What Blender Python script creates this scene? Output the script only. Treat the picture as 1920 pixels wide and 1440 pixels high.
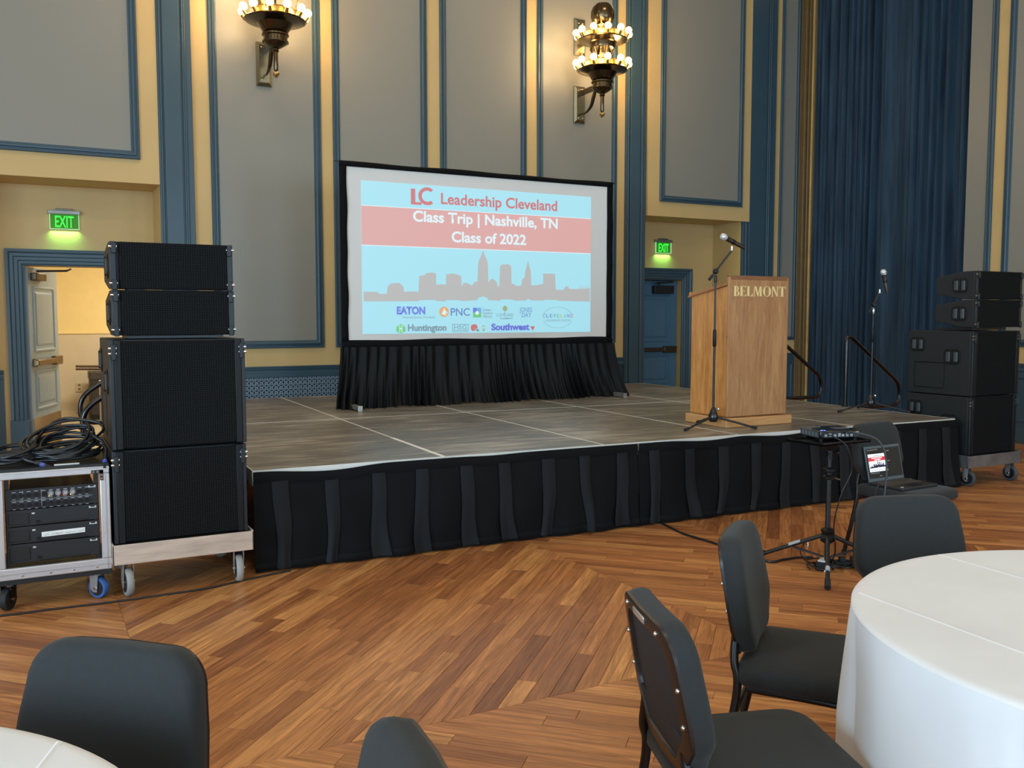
import bpy, bmesh, math, random
from mathutils import Vector, Matrix
random.seed(7)
for o in list(bpy.data.objects): bpy.data.objects.remove(o)
SC = bpy.context.scene
COL = SC.collection
PI = math.pi
sin, cos, rad = math.sin, math.cos, math.radians

# ------------------------------------------------------------------ camera
CAM_H, YAW, PITCH, ROLL, FPX = 1.514, .4915, .0745, -.0003, 1707.6
fw = Vector((sin(YAW)*cos(PITCH), cos(YAW)*cos(PITCH), -sin(PITCH)))
rt = Vector((cos(YAW), -sin(YAW), 0)); up = rt.cross(fw)
rt, up = rt*cos(ROLL)+up*sin(ROLL), up*cos(ROLL)-rt*sin(ROLL)
cd = bpy.data.cameras.new('camera'); co = bpy.data.objects.new('camera', cd); COL.objects.link(co)
co.matrix_world = Matrix(((rt.x, up.x, -fw.x, 0), (rt.y, up.y, -fw.y, 0), (rt.z, up.z, -fw.z, CAM_H), (0, 0, 0, 1)))
cd.sensor_fit = 'HORIZONTAL'; cd.sensor_width = 36; cd.lens = 36*FPX/1920; cd.clip_start = .05
SC.camera = co
def project(P):
    d = Vector(P)-Vector((0, 0, CAM_H)); z = d.dot(fw)
    if z < .05: return None
    return 960+FPX*d.dot(rt)/z, 720-FPX*d.dot(up)/z

# ------------------------------------------------------------------ world, large lights, exposure
w = bpy.data.worlds.new('world'); SC.world = w; w.use_nodes = True
bg = w.node_tree.nodes['Background']; bg.inputs[0].default_value = (.62, .78, 1, 1); bg.inputs[1].default_value = .6
SC.view_settings.view_transform = 'Standard'; SC.view_settings.look = 'None'
SC.view_settings.gamma = 1; SC.view_settings.use_curve_mapping = False
SC.view_settings.exposure = 0.46
def area(name, loc, target, sx, sy, power, colr, spread=PI):
    l = bpy.data.lights.new(name, 'AREA'); l.shape = 'RECTANGLE'; l.size = sx; l.size_y = sy
    l.energy = power; l.color = colr; l.spread = spread
    o = bpy.data.objects.new(name, l); COL.objects.link(o); o.location = loc
    o.rotation_euler = (Vector(target)-Vector(loc)).to_track_quat('-Z', 'Y').to_euler()
    return o
X_L, Y_R, Z_C, XR, YW = -8.0, -7.0, 7.2, 10.4, 10.28      # room: left wall, rear wall, ceiling, right wall, back wall
DAY = (.53, .77, 1.0); WARM = (1.0, .74, .46)
for i, y in enumerate((-4.9, -1.7, 1.5)):                  # tall windows in the left wall
    area('window_daylight', (X_L+.12, y, 2.35), (X_L+2, y, 2.35), 2.4, 3.7, 290, DAY)
for i, x in enumerate((-2.4, 3.2, 8.4)):                     # tall windows in the rear wall
    area('window_daylight', (x, Y_R+.12, 2.35), (x, Y_R+2, 2.35), 2.4, 3.7, 165, DAY)
for x in (-3.5, 1.2, 5.9):                                 # ceiling lights of the hall
    for y in (-3.5, 2.0, 7.5):
        area('ceiling_light', (x, y, Z_C-.06), (x, y, 0), .8, .8, 27, (1, .84, .64))

# ------------------------------------------------------------------ materials
def lin(c):
    return tuple(((v/255)/12.92 if v/255 <= .04045 else ((v/255+.055)/1.055)**2.4) for v in c)
MATS = {}
class NT:
    def __init__(s, name):
        s.m = bpy.data.materials.new(name); s.m.use_nodes = True; s.t = s.m.node_tree
        s.b = s.t.nodes['Principled BSDF']; MATS[name] = s.m
    def n(s, typ, **kw):
        nd = s.t.nodes.new(typ)
        for k, v in kw.items():
            if k.startswith('i_'):
                k = k[2:]; nd.inputs[int(k) if k.isdigit() else k].default_value = v
            else: setattr(nd, k, v)
        return nd
    def l(s, a, b): s.t.links.new(a, b)
    def coords(s, kind='Object', scale=(1, 1, 1)):
        tc = s.n('ShaderNodeTexCoord'); mp = s.n('ShaderNodeMapping'); mp.inputs['Scale'].default_value = scale
        s.l(tc.outputs[kind], mp.inputs['Vector']); return mp.outputs[0]
    def ramp(s, fac, stops):
        r = s.n('ShaderNodeValToRGB'); e = r.color_ramp.elements
        while len(e) < len(stops): e.new(.5)
        for el, (p, c) in zip(e, stops): el.position = p; el.color = tuple(c)+(1,)
        s.l(fac, r.inputs[0]); return r.outputs[0]
    def bump(s, h, strength=.2, dist=.01):
        b = s.n('ShaderNodeBump'); b.inputs['Strength'].default_value = strength; b.inputs['Distance'].default_value = dist
        s.l(h, b.inputs['Height']); s.l(b.outputs[0], s.b.inputs['Normal'])
def M(name, c, rough=.5, metal=0, var=.12, scale=6, bump=0, bscale=60, stretch=(1, 1, 1), spec=.5, coat=0, sheen=0):
    if name in MATS: return MATS[name]
    t = NT(name); c = lin(c); b = t.b
    b.inputs['Roughness'].default_value = rough; b.inputs['Metallic'].default_value = metal
    b.inputs['Specular IOR Level'].default_value = spec
    if coat: b.inputs['Coat Weight'].default_value = coat; b.inputs['Coat Roughness'].default_value = .15
    if sheen: b.inputs['Sheen Weight'].default_value = sheen; b.inputs['Sheen Roughness'].default_value = .4
    v = t.coords('Object', stretch)
    nz = t.n('ShaderNodeTexNoise', i_Scale=scale, i_Detail=4.0); t.l(v, nz.inputs['Vector'])
    lo = tuple(max(0, x*(1-var)) for x in c); hi = tuple(min(1, x*(1+var)) for x in c)
    t.l(t.ramp(nz.outputs[0], [(.3, lo), (.7, hi)]), b.inputs['Base Color'])
    if bump:
        n2 = t.n('ShaderNodeTexNoise', i_Scale=bscale, i_Detail=3.0); t.l(v, n2.inputs['Vector']); t.bump(n2.outputs[0], bump, .004)
    return t.m
def EM(name, c, strength, base=(20, 20, 20), rough=.6):
    if name in MATS: return MATS[name]
    t = NT(name); b = t.b; b.inputs['Base Color'].default_value = lin(base)+(1,); b.inputs['Roughness'].default_value = rough
    b.inputs['Emission Color'].default_value = lin(c)+(1,); b.inputs['Emission Strength'].default_value = strength
    t.m.cycles.emission_sampling = 'NONE' if strength < 3 else 'AUTO'
    return t.m
def wood(name, c1, c2, axis_scale, rough=.4, knots=True, coat=0):
    t = NT(name); v = t.coords('Object', axis_scale)
    n1 = t.n('ShaderNodeTexNoise', i_Scale=3.0, i_Detail=6.0, i_Roughness=.6, i_Distortion=1.2); t.l(v, n1.inputs['Vector'])
    n2 = t.n('ShaderNodeTexNoise', i_Scale=14.0, i_Detail=4.0); t.l(v, n2.inputs['Vector'])
    mx = t.n('ShaderNodeMath', operation='MULTIPLY_ADD'); mx.inputs[1].default_value = .45; t.l(n2.outputs[0], mx.inputs[0]); t.l(n1.outputs[0], mx.inputs[2])
    c1, c2 = lin(c1), lin(c2); mid = tuple((a+b)/2 for a, b in zip(c1, c2))
    colr = t.ramp(mx.outputs[0], [(.45, c1), (.72, mid), (.95, c2)])
    if knots:
        v2 = t.coords('Object', tuple(min(1.0, s)*1.0 for s in axis_scale))
        vo = t.n('ShaderNodeTexVoronoi', i_Scale=7.0, i_Randomness=.9); t.l(v2, vo.inputs['Vector'])
        k = t.ramp(vo.outputs['Distance'], [(.0, (.35, .3, .25)), (.12, (1, 1, 1))])
        mm = t.n('ShaderNodeMix', data_type='RGBA', blend_type='MULTIPLY'); mm.inputs[0].default_value = .8
        t.l(colr, mm.inputs[6]); t.l(k, mm.inputs[7]); colr = mm.outputs[2]
    t.l(colr, t.b.inputs['Base Color']); t.b.inputs['Roughness'].default_value = rough
    if coat: t.b.inputs['Coat Weight'].default_value = coat
    t.bump(n2.outputs[0], .06, .003)
    return t.m
# ------------------------------------------------------------------ mesh helpers
class MB:
    def __init__(s): s.v = []; s.f = []; s.sm = False
    def add(s, vs, fs):
        n = len(s.v); s.v += [tuple(x) for x in vs]; s.f += [tuple(i+n for i in f) for f in fs]; return s
    def box(s, c, d, rz=0, rx=0, ry=0):
        R = Matrix.Rotation(rz, 3, 'Z') @ Matrix.Rotation(ry, 3, 'Y') @ Matrix.Rotation(rx, 3, 'X'); c = Vector(c)
        vs = [c+R@Vector((x*d[0]/2, y*d[1]/2, z*d[2]/2)) for x in (-1, 1) for y in (-1, 1) for z in (-1, 1)]
        return s.add(vs, [(0, 1, 3, 2), (4, 6, 7, 5), (0, 4, 5, 1), (2, 3, 7, 6), (0, 2, 6, 4), (1, 5, 7, 3)])
    def bb(s, x0, x1, y0, y1, z0, z1): return s.box(((x0+x1)/2, (y0+y1)/2, (z0+z1)/2), (abs(x1-x0), abs(y1-y0), abs(z1-z0)))
    def loft(s, rings, close=True, cap=True):
        n = len(rings[0]); base = len(s.v)
        for r in rings: s.v += [tuple(p) for p in r]
        for i in range(len(rings)-1):
            for j in range(n if close else n-1):
                a = base+i*n+j; b = base+i*n+(j+1) % n; s.f.append((a, b, b+n, a+n))
        if cap:
            s.f.append(tuple(base+j for j in range(n))[::-1]); s.f.append(tuple(base+(len(rings)-1)*n+j for j in range(n)))
        return s
    def tube(s, path, r, n=8, cap=True):
        P = [Vector(p) for p in path]; rr = r if isinstance(r, (list, tuple)) else [r]*len(P)
        rings = []; ref = None
        for i, p in enumerate(P):
            t = (P[min(i+1, len(P)-1)]-P[max(i-1, 0)]).normalized()
            if ref is None: ref = Vector((0, 0, 1)) if abs(t.z) < .9 else Vector((1, 0, 0))
            u = (ref-t*ref.dot(t))
            if u.length < 1e-4: u = t.orthogonal()
            u.normalize(); ref = u; v = t.cross(u)
            rings.append([p+(u*cos(2*PI*k/n)+v*sin(2*PI*k/n))*rr[i] for k in range(n)])
        return s.loft(rings, True, cap)
    def cyl(s, a, b, r, n=12, r2=None): return s.tube([a, b], [r, r if r2 is None else r2], n)
    def lathe(s, prof, c=(0, 0, 0), n=20):
        rings = [[(c[0]+max(r, 1e-4)*cos(2*PI*k/n), c[1]+max(r, 1e-4)*sin(2*PI*k/n), c[2]+z) for k in range(n)] for r, z in prof]
        return s.loft(rings, True, True)
    def sphere(s, c, r, n=12, m=8, sc=(1, 1, 1)):
        rings = [[(c[0]+sc[0]*r*max(sin(PI*i/m), .01)*cos(2*PI*k/n), c[1]+sc[1]*r*max(sin(PI*i/m), .01)*sin(2*PI*k/n), c[2]-sc[2]*r*cos(PI*i/m)) for k in range(n)] for i in range(m+1)]
        return s.loft(rings, True, True)
    def prism(s, poly, fn, a, b):           # poly 2-D, fn(u,v,w)->3-D, extruded from w=a to w=b
        n = len(poly); vs = [fn(u, v, a) for u, v in poly]+[fn(u, v, b) for u, v in poly]
        fs = [tuple(range(n))[::-1], tuple(range(n, 2*n))]+[(i, (i+1) % n, (i+1) % n+n, i+n) for i in range(n)]
        return s.add(vs, fs)
    def grid(s, nu, nv, fn):
        base = len(s.v)
        s.v += [tuple(fn(i/nu, j/nv)) for j in range(nv+1) for i in range(nu+1)]
        for j in range(nv):
            for i in range(nu):
                a = base+j*(nu+1)+i; s.f.append((a, a+1, a+nu+2, a+nu+1))
        return s
    def torus(s, c, R, r, n=24, m=8, ax='Z'):
        path = []
        for k in range(n+1):
            a = 2*PI*k/n; p = {'Z': (R*cos(a), R*sin(a), 0), 'X': (0, R*cos(a), R*sin(a)), 'Y': (R*cos(a), 0, R*sin(a))}[ax]
            path.append(Vector(c)+Vector(p))
        return s.tube(path, r, m)
    def mesh(s, name, mat, smooth=None):
        me = bpy.data.meshes.new(name); me.from_pydata(s.v, [], s.f)
        bm = bmesh.new(); bm.from_mesh(me); bmesh.ops.recalc_face_normals(bm, faces=bm.faces); bm.to_mesh(me); bm.free()
        if mat: me.materials.append(mat)
        if smooth:
            me.shade_smooth(); me.set_sharp_from_angle(angle=rad(smooth))
        me.update(); return me
    def obj(s, name, mat, parent=None, smooth=35, bevel=0, seg=2, label=None, subsurf=0, solid=0):
        o = bpy.data.objects.new(name, s.mesh(name, mat, smooth)); COL.objects.link(o); o.parent = parent
        if solid: m = o.modifiers.new('thick', 'SOLIDIFY'); m.thickness = solid
        if bevel: m = o.modifiers.new('bevel', 'BEVEL'); m.width = bevel; m.segments = seg; m.limit_method = 'ANGLE'
        if subsurf: m = o.modifiers.new('sub', 'SUBSURF'); m.levels = m.render_levels = subsurf
        if label: o['label'] = label
        return o
def tag(o, label, cat=None, group=None, kind=None):
    if label: o['label'] = label
    if cat: o['category'] = cat
    if group: o['group'] = group
    if kind: o['kind'] = kind
    return o
def thing(name, label, cat, loc=(0, 0, 0), rz=0, group=None, kind=None):
    o = bpy.data.objects.new(name, None); COL.objects.link(o); o.location = loc; o.rotation_euler = (0, 0, rz); o.empty_display_size = .1
    return tag(o, label, cat, group, kind)
def dup(root, loc, rz=None, label=None):
    r = root.copy(); COL.objects.link(r); r.location = loc
    if rz is not None: r.rotation_euler = (0, 0, rz)
    if label: r['label'] = label
    for ch in list(root.children):
        c = ch.copy(); COL.objects.link(c); c.parent = r
        for g in list(ch.children):
            d = g.copy(); COL.objects.link(d); d.parent = c
    return r
def arc_path(pts, r, n=5):
    """polyline with rounded corners"""
    P = [Vector(p) for p in pts]; out = [P[0]]
    for i in range(1, len(P)-1):
        a, b, c = P[i-1], P[i], P[i+1]; d1 = (a-b); d2 = (c-b); q = min(r, d1.length*.45, d2.length*.45)
        p0 = b+d1.normalized()*q; p2 = b+d2.normalized()*q
        for k in range(n+1):
            t = k/n; out.append(p0*(1-t)**2+b*2*t*(1-t)+p2*t*t)
    out.append(P[-1]); return out
def spline(pts, n=6):
    P = [Vector(p) for p in pts]; out = []
    for i in range(len(P)-1):
        p0, p1, p2, p3 = P[max(i-1, 0)], P[i], P[i+1], P[min(i+2, len(P)-1)]
        for k in range(n):
            t = k/n; out.append(.5*((2*p1)+(p2-p0)*t+(2*p0-5*p1+4*p2-p3)*t*t+(3*p1-p0-3*p2+p3)*t**3))
    out.append(P[-1]); return out
def text_mesh(body, size, extrude=.0, offset=0, sx=1, align='LEFT', spacing=1.0):
    cu = bpy.data.curves.new('lettering', 'FONT'); cu.body = body; cu.size = size; cu.extrude = extrude; cu.offset = offset
    cu.align_x = align; cu.space_character = spacing; cu.resolution_u = 4
    o = bpy.data.objects.new('lettering', cu); COL.objects.link(o)
    dg = bpy.context.evaluated_depsgraph_get(); me = bpy.data.meshes.new_from_object(o.evaluated_get(dg))
    bpy.data.objects.remove(o); bpy.data.curves.remove(cu)
    for v in me.vertices: v.co.x *= sx
    return me
def text_obj(name, me, mat, parent, matrix):
    me.materials.clear(); me.materials.append(mat)
    o = bpy.data.objects.new(name, me); COL.objects.link(o); o.parent = parent; o.matrix_local = matrix
    return o
FACE = Matrix.Rotation(PI/2, 4, 'X')          # text upright, facing -Y

# ------------------------------------------------------------------ material library
YEL = M('wall_paint_ochre', (206, 174, 116), .6, var=.04, scale=2, bump=.04, bscale=90)
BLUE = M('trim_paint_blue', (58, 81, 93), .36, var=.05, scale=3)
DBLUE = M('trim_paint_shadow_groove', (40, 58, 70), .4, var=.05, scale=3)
def fabric_wall():
    t = NT('wall_fabric_grey'); v = t.coords('Object', (1, 1, 1))
    n1 = t.n('ShaderNodeTexNoise', i_Scale=90.0, i_Detail=3.0); t.l(v, n1.inputs['Vector'])
    v2 = t.coords('Object', (40, 40, 260)); n2 = t.n('ShaderNodeTexNoise', i_Scale=1.0, i_Detail=2.0); t.l(v2, n2.inputs['Vector'])
    a = t.n('ShaderNodeMath', operation='ADD'); t.l(n1.outputs[0], a.inputs[0]); t.l(n2.outputs[0], a.inputs[1])
    t.l(t.ramp(a.outputs[0], [(.35, lin((121, 118, 109))), (.65, lin((138, 135, 124)))]), t.b.inputs['Base Color'])
    a2 = t.ramp(a.outputs[0], [(.2, (0, 0, 0)), (.8, (1, 1, 1))])
    t.b.inputs['Roughness'].default_value = .42; t.bump(a2, .35, .004); return t.m
GREY = fabric_wall()
ALU = M('aluminium', (200, 200, 200), .35, .9, var=.08, scale=20, stretch=(1, 1, 8))
ALUD = M('aluminium_worn', (176, 172, 168), .42, .75, var=.22, scale=8, bump=.05)
CHROME = M('chrome', (220, 222, 225), .12, 1, var=.02)
BLKP = M('black_plastic', (15, 16, 17), .45, var=.1, spec=.3)
BLKM = M('black_metal_gloss', (14, 14, 15), .22, var=.05, coat=.3)
BLKS = M('black_metal_satin', (24, 25, 27), .38, var=.08)
RUB = M('black_rubber', (26, 26, 27), .7, var=.1)
CLOTHB = M('skirt_cloth_black', (15, 16, 18), .7, var=.15, scale=4, bump=.1, bscale=220, sheen=.03, spec=.12)
CLOTHP = M('pleat_cloth_lit', (24, 26, 29), .65, var=.12, scale=4, bump=.1, bscale=220, sheen=.05, spec=.2)  # skirt cloth lightened; light caught by the turned pleats is in the colour
CAB = M('cable_rubber', (30, 31, 33), .3, var=.1)
WHT = M('white_print', (232, 232, 228), .6, var=.03)
# ================================================================== THE SETTING
# ---- floor: 45-degree plank parquet in mirrored cells
def plank_mat():
    t = NT('parquet_plank'); uv = t.n('ShaderNodeUVMap', uv_map='plank'); at = t.n('ShaderNodeAttribute', attribute_name='tone')
    mp = t.n('ShaderNodeMapping'); mp.inputs['Scale'].default_value = (1.6, 26, 1); t.l(uv.outputs[0], mp.inputs[0])
    n1 = t.n('ShaderNodeTexNoise', i_Scale=1.6, i_Detail=5.0, i_Roughness=.62, i_Distortion=.9); t.l(mp.outputs[0], n1.inputs['Vector'])
    mp2 = t.n('ShaderNodeMapping'); mp2.inputs['Scale'].default_value = (9, 160, 1); t.l(uv.outputs[0], mp2.inputs[0])
    n2 = t.n('ShaderNodeTexNoise', i_Scale=1.0, i_Detail=3.0); t.l(mp2.outputs[0], n2.inputs['Vector'])
    base = t.ramp(at.outputs['Fac'], [(0, lin((110, 63, 38))), (.3, lin((152, 94, 55))), (.6, lin((186, 122, 71))), (.85, lin((216, 154, 92))), (1, lin((238, 186, 118)))])
    g = t.ramp(n1.outputs[0], [(.3, (.56, .50, .46)), (.5, (.95, .95, .95)), (.68, (1.35, 1.38, 1.4))])
    g2 = t.ramp(n2.outputs[0], [(.3, (.86, .84, .82)), (.6, (1.05, 1.05, 1.05))])
    m1 = t.n('ShaderNodeMix', data_type='RGBA', blend_type='MULTIPLY'); m1.inputs[0].default_value = 1; t.l(base, m1.inputs[6]); t.l(g, m1.inputs[7])
    m2 = t.n('ShaderNodeMix', data_type='RGBA', blend_type='MULTIPLY'); m2.inputs[0].default_value = 1; t.l(m1.outputs[2], m2.inputs[6]); t.l(g2, m2.inputs[7])
    t.l(m2.outputs[2], t.b.inputs['Base Color']); t.b.inputs['Roughness'].default_value = .36; t.b.inputs['Specular IOR Level'].default_value = .45
    t.bump(n2.outputs[0], .05, .002); return t.m
PLANK = plank_mat()
SEAM = M('floor_underlay_dark', (70, 42, 24), .7)
floor = MB().bb(X_L, XR+.02, Y_R, YW+.62, -.08, -.006).obj('floor', SEAM, None, None); tag(floor, 'floor of narrow oiled hardwood planks laid diagonally in mirrored squares', kind='structure')
def clip(poly, nx, ny, d):                       # keep nx*x+ny*y <= d
    out = []
    for i in range(len(poly)):
        a, b = poly[i], poly[(i+1) % len(poly)]; da = nx*a[0]+ny*a[1]-d; db = nx*b[0]+ny*b[1]-d
        if da <= 0: out.append(a)
        if da*db < 0:
            t = da/(da-db); out.append((a[0]+(b[0]-a[0])*t, a[1]+(b[1]-a[1])*t))
    return out
def parea(p): return abs(sum(p[i][0]*p[(i+1) % len(p)][1]-p[(i+1) % len(p)][0]*p[i][1] for i in range(len(p))))/2 if len(p) > 2 else 0
PL = []
PWD = .0826; rnd = random.Random(21)
XB = [-7.3, -4.73, -2.17, .39, 2.95, 4.22, 5.50, 8.06, 10.4]; YB = [-4.6, -2.08, .48, 3.04, 5.60, 8.16, 10.28]
for ci in range(len(XB)-1):
    for cj in range(len(YB)-1):
        x0, x1, y0, y1 = XB[ci], XB[ci+1], YB[cj], YB[cj+1]
        if x1 < -3 or y1 < -1: continue
        par = {3: 1, 4: -1, 5: 1, 6: -1, 2: -1, 1: 1, 0: -1, 7: 1}[ci]*(1 if (cj-3) % 2 == 0 else -1)
        ang = PI/4 if par > 0 else -PI/4
        ux, uy = cos(ang), sin(ang); vx, vy = -uy, ux
        cx, cy = (x0+x1)/2, (y0+y1)/2; R = math.hypot(x1-x0, y1-y0)/2+.1
        n = int(R/PWD)+1
        for k in range(-n, n):
            s = -R-rnd.random()*.8
            while s < R:
                L = rnd.choice((.45, .6, .75, .9, 1.1, 1.4))*rnd.uniform(.85, 1.15); g = .0006
                quad = [(cx+ux*a+vx*b, cy+uy*a+vy*b) for a, b in ((s+g, k*PWD+g), (s+L-g, k*PWD+g), (s+L-g, (k+1)*PWD-g), (s+g, (k+1)*PWD-g))]
                s += L
                p = clip(clip(clip(clip(quad, -1, 0, -x0-g), 1, 0, x1-g), 0, -1, -y0-g), 0, 1, y1-g)
                ar = parea(p)
                if ar < .0015: continue
                tone = min(1, max(0, rnd.gauss(.52, .14)))
                mx_, my_ = sum(q[0] for q in p)/len(p), sum(q[1] for q in p)/len(p)
                # apparent size in the photograph (planks under the stage show nothing)
                pr = [project((q[0], q[1], 0)) for q in p]
                vis = 0
                if all(pr) and not (my_ > 5.43-.029*(mx_-1.15) and 1.15 < mx_ < 7.3) and -20 < sum(q[0] for q in pr)/len(pr) < 1940 and sum(q[1] for q in pr)/len(pr) < 1460:
                    vis = parea(pr)
                PL.append((vis, p, ang, tone, rnd.random()*40, rnd.random()*40))
def plank_geo(p, ang, off):
    cx, cy = sum(q[0] for q in p)/len(p), sum(q[1] for q in p)/len(p)
    c, s = cos(-ang), sin(-ang); loc = [((q[0]-cx)*c-(q[1]-cy)*s, (q[0]-cx)*s+(q[1]-cy)*c) for q in p]
    n = len(p); r = max(math.hypot(*q) for q in loc)
    top = [(q[0]*(1-.0012/max(abs(q[0]), .02)) if abs(q[0]) > .002 else q[0], q[1]*(1-.0012/max(abs(q[1]), .02)) if abs(q[1]) > .002 else q[1]) for q in loc]
    vs = [(a, b, -.006) for a, b in loc]+[(a, b, -.0008) for a, b in loc]+[(a, b, 0) for a, b in top]
    fs = [tuple(range(2*n, 3*n))]+[(i, (i+1) % n, (i+1) % n+n, i+n) for i in range(n)]+[(i+n, (i+1) % n+n, (i+1) % n+2*n, i+2*n) for i in range(n)]
    if sum(loc[i][0]*loc[(i+1) % n][1]-loc[(i+1) % n][0]*loc[i][1] for i in range(n)) < 0: fs = [f[::-1] for f in fs]
    return (cx, cy), vs, fs
def finish_plank(me, uvs, tones):
    uv = me.uv_layers.new(name='plank'); at = me.attributes.new('tone', 'FLOAT', 'POINT')
    at.data.foreach_set('value', tones)
    for l in me.loops: uv.data[l.index].uv = uvs[l.vertex_index]
    me.materials.append(PLANK)
PL.sort(key=lambda q: -q[0])
for vis, p, ang, tone, o1, o2 in PL[:300]:
    (cx, cy), vs, fs = plank_geo(p, ang, 0); me = bpy.data.meshes.new('plank'); me.from_pydata(vs, [], fs)
    finish_plank(me, [(v[0]+o1, v[1]+o2) for v in vs], [tone]*len(vs))
    o = bpy.data.objects.new('plank', me); COL.objects.link(o); o.location = (cx, cy, 0); o.rotation_euler = (0, 0, ang); o.parent = floor
V = []; Fc = []; U = []; T = []
for vis, p, ang, tone, o1, o2 in PL[300:]:
    (cx, cy), vs, fs = plank_geo(p, ang, 0); b = len(V); c, s = cos(ang), sin(ang)
    V += [(cx+v[0]*c-v[1]*s, cy+v[0]*s+v[1]*c, v[2]) for v in vs]; Fc += [tuple(i+b for i in f) for f in fs]
    U += [(v[0]+o1, v[1]+o2) for v in vs]; T += [tone]*len(vs)
me = bpy.data.meshes.new('plank_field'); me.from_pydata(V, [], Fc); finish_plank(me, U, T)
pf = bpy.data.objects.new('plank_field', me); COL.objects.link(pf); pf.parent = floor; pf['kind'] = 'stuff'

# ---- back wall
LX0, LX1 = -.50, 1.31          # left recess
RX0, RX1 = 7.552, 9.29         # right recess
YB2 = 10.88                    # back face of both recesses
m = MB()
m.bb(X_L, LX0, YW, YB2+.25, 0, Z_C).bb(LX1, RX0, YW, YB2+.25, 0, Z_C).bb(RX1, XR+.8, YW, YB2+.25, 0, Z_C)
m.bb(LX0, LX1, YW, YB2+.25, 2.885, Z_C).bb(RX0, RX1, YW, YB2+.25, 2.885, Z_C)
DL0, DL1, DR0, DR1, DH = .02, 1.02, 7.72, 8.70, 2.045   # door openings in the recess walls
for a, b, d0, d1 in ((LX0, LX1, DL0, DL1), (RX0, RX1, DR0, DR1)):
    m.bb(a, d0, YB2, YB2+.25, 0, 2.885).bb(d1, b, YB2, YB2+.25, 0, 2.885).bb(d0, d1, YB2, YB2+.25, DH, 2.885)
wall_back = m.obj('wall_back', YEL, None, None); tag(wall_back, 'back wall in ochre paint with grey fabric panels, blue mouldings and two door recesses', kind='structure')
# upper bays over the recesses stand slightly proud
MB().bb(LX0-.1, LX1, YW-.035, YW, 2.885, Z_C).obj('upper_bay', YEL, wall_back, None)
MB().bb(RX0+.02, 9.41, YW-.065, YW, 2.885, Z_C).obj('upper_bay', YEL, wall_back, None)

def frame_mould(name, mat, parent, rect, y, prof, axis='y', sgn=-1):
    """picture-frame moulding swept round a rectangle; prof = (inset from the outer edge, height proud)"""
    x0, x1, z0, z1 = rect; m = MB(); rings = []
    for o, h in prof:
        pts = [(x0+o, z0+o), (x1-o, z0+o), (x1-o, z1-o), (x0+o, z1-o)]
        rings.append([(a, y+sgn*h, b) if axis == 'y' else (y+sgn*h, a, b) for a, b in pts])
    n = len(rings)
    for r in rings: m.v += r
    for i in range(n-1):
        for j in range(4): m.f.append((i*4+j, i*4+(j+1) % 4, i*4+4+(j+1) % 4, i*4+4+j))
    return m.obj(name, mat, parent, 25)
MP = [(0, 0), (0, .022), (.008, .030), (.018, .030), (.024, .020), (.034, .020), (.040, .034), (.056, .038), (.066, .030), (.070, .016), (.082, .014), (.086, .006)]
def panel(x0, x1, z0, z1, y=YW, k=1.0, side=None):
    f = MB().bb(x0+.07*k, x1-.07*k, y-.008, y, z0+.07*k, z1-.07*k).obj('fabric_panel', GREY, wall_back, None)
    frame_mould('panel_moulding', BLUE, f, (x0, x1, z0, z1), y, [(a*k, b) for a, b in MP]); return f
panel(-1.9, 1.124, 3.125, 6.7, YW-.035)
for a, b in ((1.835, 3.045), (3.185, 4.345), (4.515, 5.705), (5.865, 7.09)): panel(a, b, 1.155, 6.7)
panel(7.765, 9.245, 3.085, 6.7, YW-.065)
panel(10.03, 10.385, 1.15, 6.7, k=.62)
# pilasters
def pilaster(x0, x1, n):
    t = thing('trim_%d' % n, 'blue painted pilaster strip with double beads', None, (0, 0, 0), kind='structure')
    w_ = x1-x0
    MB().bb(x0, x1, YW-.045, YW, 0, Z_C).obj('pilaster_board', BLUE, t, 25, .004)
    MB().bb(x0+w_*.16, x1-w_*.34, YW-.07, YW-.045, 0, Z_C).obj('pilaster_face', BLUE, t, 25, .004)
    for q in (.745, .80, .09):
        MB().cyl((x0+w_*q, YW-.05, 0), (x0+w_*q, YW-.05, Z_C), .012, 8).obj('bead', BLUE, t, 60)
    MB().bb(x0-.012, x1+.012, YW-.085, YW, 0, .16).obj('plinth', BLUE, t, 25, .006)
    return t
pilaster(1.312, 1.655, 1); pilaster(7.225, 7.550, 2); pilaster(9.30, 9.905, 3)
# dado: rail, board and cast lattice along the radiators
def rail(x0, x1, y, parent, axis='y', sgn=-1, z=.952):
    prof = [(0, 0), (.035, 0), (.035, -.014), (.028, -.022), (.028, -.034), (.018, -.044), (.018, -.07), (.024, -.076), (.024, -.092), (.01, -.1), (0, -.1)]
    m = MB()
    f = (lambda u, v, w_: (w_, y+sgn*u, z+v)) if axis == 'y' else (lambda u, v, w_: (y+sgn*u, w_, z+v))
    m.prism(prof, f, x0, x1); return m.obj('dado_rail', BLUE, parent, 25)
rail(1.655, 7.225, YW, wall_back); rail(9.905, XR, YW, wall_back)
rail(LX0, -.2, YB2, wall_back); rail(8.99, RX1, YB2, wall_back)
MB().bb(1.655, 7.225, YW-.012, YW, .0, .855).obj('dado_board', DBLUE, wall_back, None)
MB().bb(9.905, XR, YW-.012, YW, .0, .855).obj('dado_board', BLUE, wall_back, None)
MB().bb(8.99, RX1, YB2-.012, YB2, .0, .855).obj('dado_board', BLUE, wall_back, None)
MB().bb(LX0, -.2, YB2-.012, YB2, .0, .855).obj('dado_board', BLUE, wall_back, None)
frame_mould('dado_moulding', BLUE, wall_back, (9.96, 10.36, .24, .80), YW-.012, [(0, 0), (0, .012), (.02, .016), (.03, .004)])
frame_mould('dado_moulding', BLUE, wall_back, (9.03, 9.26, .24, .80), YB2-.012, [(0, 0), (0, .012), (.02, .016), (.03, .004)])
HOLE = M('grille_shadow', (14, 18, 22), .8)
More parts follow.
